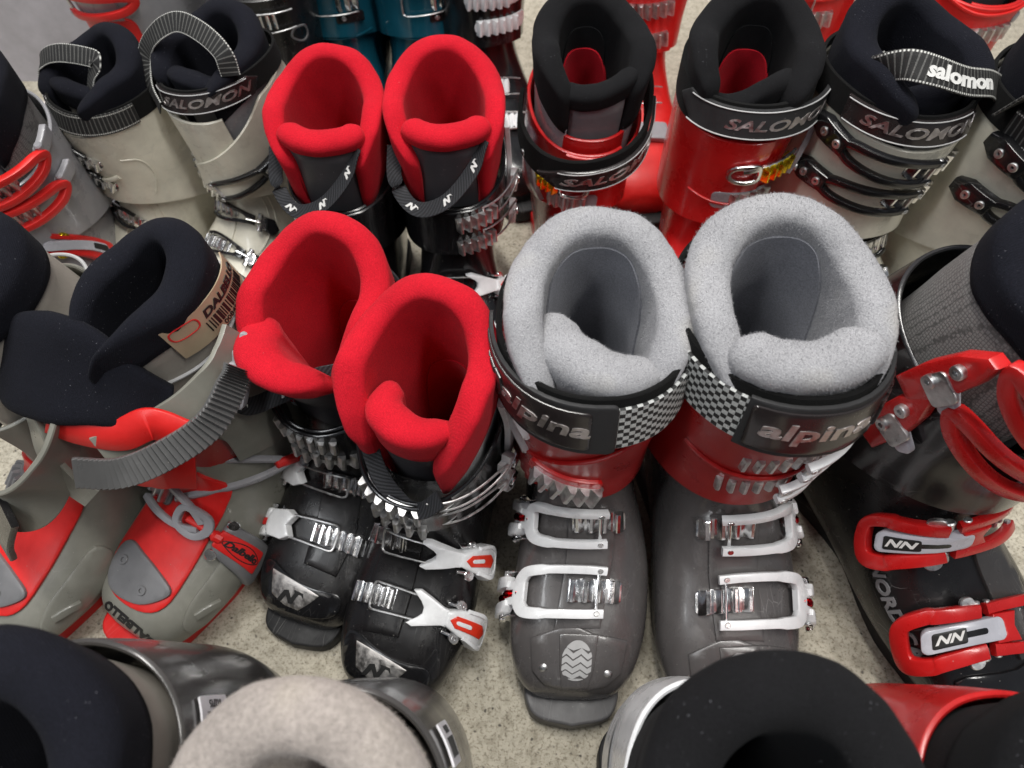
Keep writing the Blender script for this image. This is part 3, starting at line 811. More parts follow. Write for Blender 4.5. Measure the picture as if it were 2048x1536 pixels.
def buckle_frame(root, M, side, a_h=.046, a_t=-.016, hb=.017, rw=.0072, mat=None, c=.0095, lad=(-.03, .012), ln=4, hinge=True):
    """white U frame: two rails, cross web, tip pin, hinge lugs with red threaded rod, ladder under its tips"""
    M2 = sided(M, side); mat = mat or WHITEP
    def f(bm):
        sweep(bm, [(a_t, -hb, c+.001), (a_t+.02, -hb*1.05, c+.001), (a_h-.014, -hb*1.0, c), (a_h-.004, -hb*.72, c-.0015), (a_h-.001, 0, c-.002), (a_h-.004, hb*.72, c-.0015), (a_h-.014, hb*1.0, c), (a_t+.02, hb*1.05, c+.001), (a_t, hb, c+.001)],
              lambda t: rw*(1.0 if abs(t-.5) > .28 else 1.25), .0062, M2, n=48, rnd=.25, per=12)
        plate(bm, [(a_h-.0065, -hb*.62), (a_h+.010, -hb*.50), (a_h+.010, -hb*.18), (a_h+.002, -hb*.15), (a_h+.002, hb*.15), (a_h+.010, hb*.18), (a_h+.010, hb*.50), (a_h-.0065, hb*.62)], c-.0045, c+.0012, .0008, M2)
    b = part(root, 'buckle', f, mat)
    part(b, 'pin', lambda bm: rod(bm, (a_t+.005, -hb*.9, c-.001), (a_t+.005, hb*.9, c-.001), .0014, M2), CHROME)
    for s in (-1, 1): part(b, 'rivet', lambda bm: disc(bm, a_t+.005, s*hb, c+.0030, c+.0047, .0022, M2, 10), CHROME)
    if hinge:
        def lv(bm):
            for s in (-1, 1):
                plate(bm, [(a_h+.007, s*hb*.28), (a_h+.026, s*hb*.30), (a_h+.029, s*hb*.55), (a_h+.024, s*hb*.86), (a_h+.010, s*hb*.80), (a_h+.006, s*hb*.55)], c-.006, c+.0035, .0014, M2)
            plate(bm, rrect(a_h+.0235, a_h+.0295, -hb*.8, hb*.85, .0025), c-.010, c-.001, .001, M2)
        part(b, 'lever', lv, mat)
        part(b, 'adjusting_rod', lambda bm: (rod(bm, (a_h-.001, 0, c-.0015), (a_h+.024, 0, c-.0015), .0031, M2), rod(bm, (a_h+.007, 0, c-.0015), (a_h+.012, 0, c-.0015), .0042, M2)), REDMETAL)
        for s in (-1, 1): part(b, 'hinge_bracket', lambda bm: (disc(bm, a_h+.016, s*hb*.93, c-.004, c-.001, .0038, M2), rod(bm, (a_h+.016, s*hb*.80, c-.002), (a_h+.016, s*hb*1.12, c-.002), .0028, M2), plate(bm, rrect(a_h+.004, a_h+.02, s*hb*.98-.0006, s*hb*.98+.0006, .0005), c-.010, c+.0005, .0002, M2)), CHROME)
    if lad: ladder(root, M2, lad[0], lad[1], .0185, ln, CHROME, .006)
    return b

def buckle_wire(root, M, side, lad=(-.05, -.008), ln=6, loop=(-.028, .014), hb=.0115, lever=True, lv=(.008, .088)):
    """steel wire loop hooked in a ladder, white butterfly link and white lever with a red inlay"""
    M2 = sided(M, side)
    ladder(root, M2, lad[0], lad[1], .0185, ln, CHROME, .0062)
    c = .0082
    a0, a1 = loop
    def wire(bm):
        sweep(bm, [(a1+.012, -hb*.9, c), (a0+.010, -hb*1.08, c+.001), (a0+.0022, -hb*1.05, c), (a0, -hb*.8, c-.0008), (a0-.0004, 0, c-.001), (a0, hb*.8, c-.0008), (a0+.0022, hb*1.05, c), (a0+.010, hb*1.08, c+.001), (a1+.012, hb*.9, c)], .0021, .0021, M2, n=56, rnd=1.0, per=8)
    b = part(root, 'buckle', wire, STEEL)
    if not lever: return b
    x0 = lv[0]
    def link(bm):
        P = [(x0, hb*1.30), (x0+.006, hb*1.45), (x0+.019, hb*1.02), (x0+.028, hb*.70), (x0+.036, hb*.62), (x0+.036, -hb*.62), (x0+.028, -hb*.70), (x0+.019, -hb*1.02), (x0+.006, -hb*1.45), (x0, -hb*1.30), (x0+.0085, -hb*.62), (x0+.0115, -hb*.25), (x0+.0115, hb*.25), (x0+.0085, hb*.62)]
        plate(bm, P, c-.0035, c+.0040, .0016, M2, segs=2)
    part(b, 'link', link, WHITEP)
    def lev(bm):
        P = [(x0+.030, hb*.55), (x0+.042, hb*.95), (x0+.052, hb*1.12), (x0+.064, hb*1.18), (x0+.074, hb*1.02), (x0+.080, hb*.5), (x0+.081, 0), (x0+.079, -hb*.5), (x0+.073, -hb*1.0), (x0+.062, -hb*1.3), (x0+.050, -hb*1.05), (x0+.042, -hb*.95), (x0+.030, -hb*.55)]
        plate(bm, P, c-.006, c+.0058, .0026, M2, segs=3)
        sweep(bm, [(x0+.046, hb*1.02, c+.005), (x0+.062, hb*1.02, c+.006), (x0+.074, hb*.55, c+.005), (x0+.076, 0, c+.0045), (x0+.073, -hb*.6, c+.005), (x0+.060, -hb*1.08, c+.006), (x0+.046, -hb*.9, c+.005)], .0035, .004, M2, n=36, rnd=.7)
    l = part(b, 'lever', lev, WHITEP)
    def inl(bm): plate(bm, [(x0+.0335, 0), (x0+.038, hb*.46), (x0+.060, hb*.46), (x0+.0655, hb*.05), (x0+.060, -hb*.46), (x0+.038, -hb*.46)], c+.0050, c+.0074, .0006, M2)
    part(l, 'inlay', inl, plastic('orange red plastic', (0.75, 0.035, 0.012), 0.3, 0.2, 0.1, .03))
    part(l, 'inlay_mark', lambda bm: plate(bm, rrect(x0+.038, x0+.050, -hb*.16, hb*.16, .0017), c+.0066, c+.0079, .0004, M2), WHITEP)
    for s in (-1, 1): part(b, 'hinge_bracket', lambda bm: [(disc(bm, x0+.041, s*hb*1.22, c-.001, c+.0015, .0045, M2, 16, hole=.0018), rod(bm, (x0+.041, s*hb*.95, c-.001), (x0+.041, s*hb*1.5, c-.001), .0026, M2), plate(bm, rrect(x0+.030, x0+.046, s*hb*1.1-.0012, s*hb*1.1+.0012, .0008), c-.009, c+.001, .0003, M2))], CHROME)
    return b

def buckle_red(root, M, side, lad=(-.045, -.010), a_t=-.040, a_m=.012, a_e=.088, hb=.0165):
    """wide red frame with a red forked lever that holds a silver insert"""
    M2 = sided(M, side); c = .011
    def f(bm):
        sweep(bm, [(a_t, -hb*.86, c), (a_t+.02, -hb*.98, c+.001), (a_m-.002, -hb*.92, c), (a_m+.008, -hb*.86, c)], .0085, .0066, M2, n=24, rnd=.3, per=12)
        sweep(bm, [(a_t, hb*.86, c), (a_t+.02, hb*.98, c+.001), (a_m-.002, hb*.92, c), (a_m+.008, hb*.86, c)], .0085, .0066, M2, n=24, rnd=.3, per=12)
        plate(bm, [(a_m-.012, -hb*.62), (a_m+.006, -hb*.62), (a_m+.006, -hb*.35), (a_m-.001, -hb*.3), (a_m-.001, hb*.3), (a_m+.006, hb*.35), (a_m+.006, hb*.62), (a_m-.012, hb*.62), (a_m-.009, 0)], c-.003, c+.0045, .001, M2)
    b = part(root, 'buckle', f, REDP)
    def lv(bm):
        a0 = a_m+.014
        sweep(bm, [(a0, -hb*.84, c+.001), (a0+.025, -hb*.95, c+.001), (a_e-.016, -hb*1.0, c), (a_e-.003, -hb*.75, c-.0005), (a_e, 0, c-.001), (a_e-.003, hb*.75, c-.0005), (a_e-.016, hb*1.0, c), (a0+.025, hb*.95, c+.001), (a0, hb*.84, c+.001)], .0105, .0085, M2, n=54, rnd=.35, per=12)
    l = part(b, 'lever', lv, REDP)
    part(l, 'insert', lambda bm: plate(bm, rrect(a_m-.001, a_e-.012, -hb*.50, hb*.50, .0045), c-.002, c+.0055, .0012, M2), SILLIGHT)
    part(l, 'insert_slot', lambda bm: plate(bm, rrect(a_m+.012, a_m+.031, -hb*.13, hb*.13, .0019), c+.004, c+.0058, .0, M2), BLACKP)
    x = a_e-.027
    part(l, 'badge', lambda bm: plate(bm, rrect(x-.0095, x+.0095, -hb*.33, hb*.33, .0015), c+.004, c+.0060, .0002, M2), PRINTK)
    part(l, 'lettering', lambda bm: text(bm, 'NN', .0085, M, (side*x, 0), c+.0058, c+.0064, .35, 1.1, .0003), PRINTW)
    for s in (-1, 1):
        part(b, 'pin', lambda bm: (disc(bm, a_m+.020, s*hb*1.22, c-.001, c+.002, .0052, M2, 16), rod(bm, (a_m+.014, s*hb*.7, c-.001), (a_m+.014, s*hb*1.28, c-.001), .0035, M2)), STEEL)
        part(b, 'pin', lambda bm: rod(bm, (a_m+.004, s*hb*.7, c-.0015), (a_m+.004, s*hb*1.25, c-.0015), .0025, M2), STEEL)
        part(b, 'pin', lambda bm: rod(bm, (a_t+.004, s*hb*.5, c), (a_t+.004, s*hb*1.22, c), .0022, M2), STEEL)
    if lad: ladder(root, M2, lad[0], lad[1], .020, 4, STEEL, .0075)
    return b

def buckle_black(root, M, side, lad=(-.032, .004), a_t=-.020, a_h=.030, hb=.0115, ln=5, end=True):
    """black wavy fork over a bright ladder, small chromed hinge parts"""
    M2 = sided(M, side); c = .008
    def f(bm):
        sweep(bm, [(a_t, -hb*.92, c), (a_t+.012, -hb*1.2, c+.001), (a_t+.028, -hb*1.0, c+.0015), (a_h-.008, -hb*.62, c), (a_h+.004, -hb*.42, c-.001)], .0046, .005, M2, n=30, rnd=.5)
        sweep(bm, [(a_t, hb*.92, c), (a_t+.012, hb*1.2, c+.001), (a_t+.028, hb*1.0, c+.0015), (a_h-.008, hb*.62, c), (a_h+.004, hb*.42, c-.001)], .0046, .005, M2, n=30, rnd=.5)
        plate(bm, [(a_h-.010, -hb*.7), (a_h+.006, -hb*.6), (a_h+.006, hb*.6), (a_h-.010, hb*.7), (a_h-.003, 0)], c-.003, c+.0025, .001, M2)
    b = part(root, 'buckle', f, BLACKP)
    if end:
        part(b, 'hinge', lambda bm: (rod(bm, (a_h-.004, 0, c+.002), (a_h+.012, 0, c+.001), .0028, M2), plate(bm, rrect(a_h+.008, a_h+.020, -hb*.75, hb*.75, .003), c-.006, c+.001, .001, M2), [rod(bm, (a_h+.012, s*hb*.5, c), (a_h+.012, s*hb*1.15, c), .003, M2) for s in (-1, 1)]), CHROME)
        part(b, 'lever', lambda bm: plate(bm, [(a_h+.014, -hb*.8), (a_h+.030, -hb*.9), (a_h+.038, 0), (a_h+.030, hb*.9), (a_h+.014, hb*.8)], c-.010, c-.001, .0015, M2), BLACKP)
    if lad: ladder(root, M2, lad[0], lad[1], .0165, ln, CHROME, .0064, c0=.0022)
    return b

def cuff_fork(root, M, side, a_t, a_h, hb=.009, rw=.006, mat=None, c=.008, dark=None, lad=None, ln=5, lmat=None, h=.006, tip=True, name='buckle', drop=0.0, levmat=None, lever=True):
    """curved fork that runs round the cuff from its hinge on the side to a ladder on the front"""
    M2 = sided(M, side); n = 44
    def f(bm):
        L = a_h-a_t
        path = [(a_t, -hb, c), (a_t+L*.3, -hb*1.1+drop*.3, c), (a_t+L*.7, -hb*.85+drop*.7, c), (a_t+L*.88, -hb*.6+drop, c), (a_h, drop, c), (a_t+L*.88, hb*.6+drop, c), (a_t+L*.7, hb*.85+drop*.7, c), (a_t+L*.3, hb*1.1+drop*.3, c), (a_t, hb, c)]
        sweep(bm, path, rw, h, M2, n=n, rnd=.4, per=12)
    b = part(root, name, f, mat)
    if tip: part(b, 'pin', lambda bm: (rod(bm, (a_t+.003, -hb*1.35, c-.001), (a_t+.003, hb*1.35, c-.001), .0022, M2), [disc(bm, a_t+.003, s*hb, c+.0025, c+.0038, .0026, M2, 12, hole=.001) for s in (-1, 1)]), STEEL)
    if lever:
        part(b, 'lever', lambda bm: (plate(bm, [(a_h-.008, -.008+drop), (a_h+.018, -.0085+drop), (a_h+.030, -.004+drop), (a_h+.030, .004+drop), (a_h+.018, .0085+drop), (a_h-.008, .008+drop)], c-.004, c+.004, .0018, M2)), levmat or mat)
        part(b, 'hinge', lambda bm: [disc(bm, a_h+x, drop, c+.0035, c+.0055, .0035, M2, 12, hole=.0014) for x in (.0, .014)], STEEL)
    if lad: ladder(root, M2, lad[0], lad[1], .0165, ln, lmat or CHROME, .0065, rivet=lad[2] if len(lad) > 2 else None)
    return b

def rivets(root, M, pts, r=.004, mat=None, hole=0.0):
    for a, b in pts:
        part(root, 'rivet', lambda bm: disc(bm, a, b, -.001, .0022, r, M, 16, dome=.0012 if not hole else 0, hole=hole), mat or CHROME)

def boot_root(x, y, yaw, s, label, shear=0.0, group='ski boots standing in rows'):
    o = bpy.data.objects.new('ski_boot', None); C.objects.link(o)
    SHEAR[0] = shear
    yw = R(yaw)
    # cuff centre sits .055 ahead of the boot's own origin
    dx, dy = math.sin(yw), -math.cos(yw)
    o.location = (x-dx*.055*s, y-dy*.055*s, 0)
    o.rotation_euler = (0, 0, -PI/2+yw); o.scale = (s, s, s)
    o.empty_display_size = .05
    o['label'] = label; o['category'] = 'ski boot'; o['group'] = group
    return o

def place(px, py, tx=None, ty=None, s=None, yaw=None):
    """cuff centre seen at px,py and toe tip at tx,ty -> ground position, heading, size"""
    if s is None:
        best = None
        for i in range(60):
            q = .80+.5*i/60
            a, b = at(px, py, .325*q), at(tx, ty, 0)
            e = abs((b-a).to_2d().length-.186*q)
            if best is None or e < best[0]: best = (e, q)
        s = best[1]
    a = at(px, py, .325*s)
    if yaw is None:
        b = at(tx, ty, 0); yaw = math.degrees(math.atan2(b.x-a.x, -(b.y-a.y)))
    print('PLACE', px, py, 'x %.3f y %.3f yaw %.1f s %.2f' % (a.x, a.y, yaw, s))
    return a.x, a.y, yaw, s

def mark_N(bm, M, cx, cy, s, c0, c1, side=1, sl=.25):
    """slanting winged N emblem"""
    P = [(-.9, -.55), (-.45, .42), (-.1, .50), (.22, -.05), (.42, .42), (.30, .60), (1.05, .52), (1.18, .15), (.95, .36), (.72, .36), (.40, -.55), (.12, -.55), (-.22, .08), (-.50, -.55)]
    plate(bm, [(cx+x*s, cy+y*s) for x, y in P], c0, c1, 0, M)

def mark_round(bm, M, cx, cy, rx, ry, c0, c1):
    """round emblem of stripes broken by a mountain zigzag"""
    bandsy = [(.62, 1.0, 0), (.28, .50, 1), (-.08, .16, 1), (-.44, -.20, 1), (-.80, -.56, 1), (-1.05, -.90, 0)]
    n = 26
    def zig(x): return .26*(1-abs(((x+.22) % .9)/.45-1)) - .10
    for lo, hi, z in bandsy:
        prev = None
        for i in range(n+1):
            x = -1+2*i/n; e = math.sqrt(max(0, 1-x*x)); k = zig(x) if z else (zig(x)*.5 if lo > .5 else 0)
            a, b = max(-e, lo+k), min(e, hi+k+.04)
            cur = [bm.verts.new(M((cx+x*rx, cy+y*ry, c))) for y, c in ((a, c1), (b, c1), (b, c0), (a, c0))] if b > a+.02 else None
            if prev and cur:
                for j in range(4): bm.faces.new((prev[j], cur[j], cur[(j+1) % 4], prev[(j+1) % 4]))
            prev = cur

def barcode(bm, M, a0, a1, b0, b1, c0, c1, seed=1, n=22):
    rn = random.Random(seed); x = a0
    while x < a1:
        w_ = (a1-a0)/n*rn.choice((.3, .3, .6, .9))
        plate(bm, [(x, b0), (min(a1, x+w_), b0), (min(a1, x+w_), b1), (x, b1)], c0, c1, 0, M, step=.02)
        x += w_+(a1-a0)/n*rn.choice((.3, .5, .7))

# ------------------------------------------------------------------ the setting
def struct(name, fn, mat):
    bm = bmesh.new(); fn(bm); bmesh.ops.recalc_face_normals(bm, faces=bm.faces[:])
    o = obj(name, bm, mat); o['kind'] = 'structure'; return o
def box(bm, x0, x1, y0, y1, z0, z1, bev=0.0):
    b2 = bmesh.new(); plate(b2, [(x0, y0), (x1, y0), (x1, y1), (x0, y1)], z0, z1, bev, None, step=0)
    me = bpy.data.meshes.new('t'); b2.to_mesh(me); b2.free(); bm.from_mesh(me); bpy.data.meshes.remove(me)
SHEAR[0] = 0
struct('floor', lambda bm: grid(bm, lambda u, v: Vector((u, v, 0)), lin(-4, 4, 4), lin(-3, 5, 4)), floor_material())
WALLM = plastic('painted lilac grey wall', (0.46, 0.44, 0.47), 0.6, 0, 0.1, 0.2)
struct('wall', lambda bm: box(bm, -4, 4, 1.60, 1.72, -.01, 2.6), WALLM)
def pillar(bm):
    box(bm, -.95, -.585, 1.02, 1.40, -.01, 2.6, .004)
    box(bm, -.583, -.50, 1.10, 1.40, -.01, 2.6, .004)
struct('wall', pillar, WALLM)

# ------------------------------------------------------------------ models
def strap_plain(root, SM, t0, t1, mat=VELOUR, w=.040, th=.004, name='power_strap'):
    return band(root, SM, t0, t1, w, th, mat, name)

# ---- grey fleece lined boots with red cuffs (middle of the picture)
def boot_fleece(px, py, tx, ty, s, left, label):
    r = boot_root(*place(px, py, tx, ty, s), label); sd = -1 if left else 1
    LOWER = LOWER_OUT
    lower_shell(r, SMOKE, surf=LOWER, seed=2+left)
    sole(r, SMOKE2)
    if left:
        # outer flap comes from the image right and ends low on the left
        def vt(t):
            k = max(0, min(1, (t-(2*PI-1.25))/2.1)); return 4.2-3.1*k**1.0
        cuff(r, DARKRED, -1, .85, vt=vt)
        cuff(r, DARKRED, -1, .2, vb=lambda t: 1.2, vt=lambda t: 4.0, c0=-.0062, gap=-.3, name='cuff_tongue')
    else:
        cuff(r, DARKRED, 1, .5, vt=lambda t: 4.3)
    collar(r, GREYF, GREYF, gap=.62 if not left else .55, th=.0195, thfr=.015, seed=3+left, fine=.0005, back=.350, side=.330, front=.262, seam=.05)
    if left:
        def ps(p):
            k = max(0, (p.z-.24)/.08)
            q = Vector((p.x-.004*k, p.y-.006*k, p.z))
            a = -.62*min(1.15, k)   # twisted inwards on one side
            cx, cy = .080, -.014
            dx, dy = q.x-cx, q.y-cy
            ca, sa = math.cos(a), math.sin(a)
            return Vector((cx+dx*ca-dy*sa, cy+dx*sa+dy*ca, q.z+.10*max(0, -q.y)*k))
        tongue(r, GREYF, TONGUEP, zt=.320, R_=.043, wa=1.60, xc=.055, th=.030, post=ps, seed=8, fine=.0005, faceh=.055, drop=.012)
    else:
        tongue(r, GREYF, TONGUEP, zt=.326, R_=.055, wa=1.03, xc=.047, th=.026, seed=9, fine=.0005, drop=-.003, slope=.16, faceh=.032)
    inner_patch(r, GREYD, ztp=.330, half=2.15)
    # power strap
    hug = lambda t: .0030+.0012*math.sin(3*t)
    dvs = (lambda t: .18*math.sin(t)) if left else (lambda t: -.10*math.sin(t))
    SM = StrapMap(STRAPS, 1.05, hug, dv=dvs)
    ps_ = band(r, SM, -PI, PI, .037, .0034, VELOUR, 'power_strap', n=120)
    SM2 = StrapMap(STRAPS, .92, lambda t: hug(t)+.0042, dv=SM.dv)
    if left: band(r, SM2, .10, 1.75, .032, .0024, CHECK, 'strap_webbing', parent=ps_)
    else: band(r, SM2, -1.75, -.42, .032, .0024, CHECK, 'strap_webbing', parent=ps_); band(r, SM2, 1.0, 1.9, .032, .0024, CHECK, 'strap_webbing', parent=ps_)
    SM3 = StrapMap(STRAPS, .92, lambda t: hug(t)+.0058, dv=SM.dv, a0=-.048 if left else .020)
    hw = .058 if left else .053
    pts = rrect(-hw, hw, -.0195, .0195, .004) if left else [(-.053, -.019), (-.051, .0185), (.046, .0195), (.062, .012), (.052, -.012), (.030, -.0195)]
    bd = part(ps_, 'strap_badge', lambda bm: plate(bm, pts, -.0005, .0022, .0012, SM3), RUBBER)
    def emb(bm):
        plate(bm, rrect(-hw+.004, hw-.014, -.0152, .0152, .003), .0018, .0034, .0010, SM3)
        for i in range(5):
            x = (-hw+.006+i*.008) if left else (hw-.034+i*.006)
            plate(bm, [(x, -.010), (x+.004, .0), (x, .010), (x+.006, .008), (x+.009, 0), (x+.006, -.008)], .003, .0048, .0006, SM3)
    part(bd, 'badge_relief', emb, EMBOSS)
    part(bd, 'lettering', lambda bm: text(bm, 'alpina', .0160, SM3, (.016 if left else -.014, .001), .0030, .0038, .15, 1.55, .0004), EMBOSSL)
    for t in ((1.72,) if left else (-1.45,)):
        part(r, 'strap_ring', lambda bm: sweep(bm, [SM2.th(t+q[0], q[1]-.002, .0062) for q in ((-.05, -.017), (.05, -.017), (.05, .013), (-.05, .013))], .003, .003, None, closed=True, n=20, rnd=1.0, per=8), RUBBER)
    # foot buckles
    buckle_frame(r, Map(LOWER, 5.9, .0, .0), sd, a_h=.046, a_t=-.014, hb=.0165)
    buckle_frame(r, Map(LOWER, 3.95, .0, .0), sd, a_h=.050, a_t=-.016, hb=.0170)
    # overlapping flap and raised toe plate
    M = Map(LOWER, 2.2)
    part(r, 'shell_overlap', lambda bm: plate(bm, [(-.017*sd, .022), (.020*sd, .020), (.016*sd, .060), (.015*sd, .105), (-.022*sd, .105), (-.022*sd, .06)], -.001, .0022, .001, M), SMOKE)
    tp = part(r, 'toe_plate', lambda bm: plate(bm, [(-.038, .016), (-.035, -.008), (-.024, -.024), (-.008, -.033), (.010, -.033), (.026, -.024), (.037, -.008), (.041, .016), (.013, .018), (.0, .022), (-.014, .022)], -.001, .0022, .0012, M), SMOKE)
    part(tp, 'toe_panel', lambda bm: plate(bm, [(-.015, .018), (-.013, -.006), (-.010, -.029), (.010, -.029), (.014, -.006), (.016, .018)], .0014, .0036, .0010, M), SMOKE)
    part(tp, 'emblem', lambda bm: mark_round(bm, M, 0, -.002, .0125, .016, .0034, .0041), PRINTG)
    rivets(tp, M, [(-.026, -.006), (.026, -.010)], .0040, STEEL)
    # cuff hardware
    if left:
        MC = Map(CUFF, .62, -.012, -.22)
        ladder(r, MC, -.026, .022, .018, 6, STEEL, .0075, c0=.0065)
        part(r, 'ladder_seat', lambda bm: plate(bm, rrect(-.030, .022, -.004, .013, .004), .003, .0075, .001, Map(CUFF, .80, -.012, -.18)), REDP)
        for v, a, rt in ((2.9, -.073, -.95), (1.9, -.078, -.85)):
            Mx = Rigid(CUFF, v, a, rt, c0=.004, tilt=.25)
            b = part(r, 'buckle', lambda bm: (sweep(bm, [(-.036, .010, 0), (-.01, .011, .002), (.022, .0085, .003), (.031, .005, .002)], .006, .006, Mx, n=20, rnd=.4), sweep(bm, [(-.036, -.010, 0), (-.01, -.011, .002), (.022, -.0085, .003), (.031, -.005, .002)], .006, .006, Mx, n=20, rnd=.4), plate(bm, rrect(-.042, -.026, -.012, .012, .004), -.003, .004, .001, Mx)), WHITEP)
            part(b, 'pin', lambda bm: (rod(bm, (.028, -.009, .002), (.028, .009, .002), .0022, Mx), disc(bm, .028, .006, .004, .0062, .0035, Mx, 12, hole=.0014)), STEEL)
    else:
        cuff_fork(r, Map(CUFF, 2.55, .008, .06), 1, .005, .062, .0085, .0065, WHITEP, lad=(-.030, .016), ln=6, lmat=STEEL, c=.013)
        cuff_fork(r, Map(CUFF, 1.15, .004, .10), 1, .005, .062, .0085, .0065, WHITEP, lad=(-.032, .014), ln=6, lmat=STEEL, c=.013)
        part(r, 'cuff_ridge', lambda bm: sweep(bm, [(-.055, .006, .0055), (-.02, -.001, .006), (.02, -.003, .006), (.06, .003, .0055)], .004, .003, Map(CUFF, 1.85), n=40, rnd=.8), DARKRED)
    return r

# ---- black boots with red fleece liners and wire buckles
def boot_red_liner(px, py, tx, ty, s, side, label, yaw=None, variant='plain', foot=True, sh=0.0):
    r = boot_root(*place(px, py, tx, ty, s, yaw), label)
    lower_shell(r, BLACKM if foot else BLACKP, seed=int(px) % 7)
    sole(r, RUBBER)
    low = variant != 'plain'
    vt = (lambda t: 2.35+.75*(1-math.cos(t))/2) if not low else (lambda t: 1.55+2.0*((1-math.cos(t))/2)**.8)
    cuff(r, BLACKP, side, .6, vt=vt, spread=.004 if low else .002)
    post = None
    if variant == 'plain':
        collar(r, REDF, TONGUEL, gap=.62, th=.0165, thfr=.011, seed=int(px) % 9, front=.232, back=.350, side=.325, seam=.07)
        tongue(r, REDF, TONGUEP, zt=.317, R_=.051, wa=1.10, xc=.048, th=.022, seed=int(px) % 5+2, drop=-.001, slope=.10, faceh=.020)
    elif variant == 'fold_small':
        def ps(p):
            k = max(0, (p.z-.235)/.07)
            q = Vector((p.x-.006*k, p.y-.004*k, p.z+.004*k))
            a = -.55*min(1.2, k); cx, cy = .078, -.020
            dx, dy = q.x-cx, q.y-cy; ca, sa = math.cos(a), math.sin(a)
            return Vector((cx+dx*ca-dy*sa, cy+dx*sa+dy*ca, q.z))
        collar(r, REDF, HEX, gap=.46, gapl=.58, th=.0175, thfr=.014, seed=4, front=.205, back=.352, side=.322, seam=.062)
        tongue(r, REDF, TONGUEP, zt=.300, R_=.034, wa=1.75, xc=.060, th=.022, post=ps, seed=6, faceh=.042, drop=.012)
    else:
        def ps(p):
            k = max(0, (p.z-.225)/.07)
            q = Vector((p.x+.003*k, p.y-.010*k, p.z))
            a = -.70*min(1.2, k); cx, cy = .080, -.030
            dx, dy = q.x-cx, q.y-cy; ca, sa = math.cos(a), math.sin(a)
            return Vector((cx+dx*ca-dy*sa, cy+dx*sa+dy*ca, q.z+.002*k))
        collar(r, REDF, HEX, gap=.55, th=.0170, thfr=.014, seed=5, front=.215, back=.352, side=.320, seam=.062)
        tongue(r, REDF, TONGUEP, zt=.306, R_=.041, wa=1.55, xc=.060, th=.026, post=ps, seed=7, faceh=.030, drop=.012)
        # broad folded top of the tongue
    inner_patch(r, fabric('deep red lining', (0.50, 0.010, 0.022), 0, 900, .4, .2, .2), ztp=.24, half=1.3)
    # loose logo ribbon
    if variant == 'plain':
        pts = [(.070, -.052, .285), (.092, -.054, .258), (.112, -.036, .240), (.116, -.006, .250), (.104, .022, .276), (.088, .036, .300)]
        wd = [(-.6, -.5, .8), (-.7, -.4, .7), (-.7, .1, .7), (-.7, .2, .7), (-.7, .2, .7), (-.7, .3, .7)]
        rb = part(r, 'logo_ribbon', lambda bm: ribbon(bm, pts, wd, .015, .0016, 50), WEB)
        P = spline(pts, 60); W = spline(wd, 60)
        for q in (22, 37, 50):
            t = (P[q+1]-P[q-1]).normalized(); wv = W[q]-t*W[q].dot(t); wv.normalize(); nn = t.cross(wv)
            if nn.x < 0: nn = -nn
            def MM(p, o=P[q], t=t, wv=wv, nn=nn): return o+t*p[0]+wv*p[1]+nn*p[2]
            part(rb, 'emblem', lambda bm: mark_N(bm, MM, 0, 0, .0062, .0008, .0016), PRINTW)
    elif variant == 'fold_wide':
        pts = [(.078, -.046, .285), (.098, -.066, .268), (.110, -.064, .248), (.116, -.044, .240), (.106, -.014, .256), (.092, .016, .274), (.084, .030, .276)]
        wd = [(-.6, -.7, .7), (-.5, -.8, .5), (-.7, -.3, .7), (-.7, .1, .7), (-.7, .2, .7), (-.7, .2, .7), (-.7, .2, .7)]
        rb = part(r, 'logo_ribbon', lambda bm: ribbon(bm, pts, wd, .015, .0016, 50), WEB)
        P = spline(pts, 60); W = spline(wd, 60)
        for q in (28, 42):
            t = (P[q+1]-P[q-1]).normalized(); wv = W[q]-t*W[q].dot(t); wv.normalize(); nn = t.cross(wv)
            if nn.x < 0: nn = -nn
            def MM(p, o=P[q], t=t, wv=wv, nn=nn): return o+t*p[0]+wv*p[1]+nn*p[2]
            part(rb, 'emblem', lambda bm: mark_N(bm, MM, 0, 0, .0062, .0008, .0016), PRINTW)
    else:
        pts = [(.075, -.040, .262), (.098, -.022, .228), (.108, .0, .205), (.112, .018, .215), (.106, .032, .232)]
        wd = [(-.7, 0, .7), (-.7, 0, .7), (-.7, .2, .6), (-.6, .3, .8), (-.6, .2, .8)]
        rb = part(r, 'logo_ribbon', lambda bm: ribbon(bm, pts, wd, .014, .0016, 40), WEB)
    # cuff ladders and wires
    if variant == 'plain':
        if side > 0:
            ladder(r, Map(CUFF, 1.75, .022, .05), -.020, .024, .019, 6, STEEL, .0075, c0=.005)
            ladder(r, Map(CUFF, .45, .018, .08), -.016, .026, .017, 6, STEEL, .0075, c0=.005)
        else:
            ladder(r, Map(CUFF, 1.30, -.026, -.12), -.024, .024, .019, 6, STEEL, .0075, c0=.005)
        vv = ((1.75, .0), (.45, .0))
    else:
        if side > 0:
            ladder(r, Map(CUFF, 1.20, -.012, -.06), -.030, .026, .020, 6, STEEL, .0095, c0=.005)
            ladder(r, Map(CUFF, .15, -.006, -.06), -.026, .022, .018, 5, STEEL, .009, c0=.005)
        else:
            ladder(r, Map(CUFF, 1.0, -.006, -.10), -.030, .028, .018, 7, STEEL, .0075, c0=.005)
            ladder(r, Map(CUFF, .0, .004, -.10), -.026, .030, .018, 6, STEEL, .0075, c0=.005)
        vv = ((1.45, .0), (.45, .0))
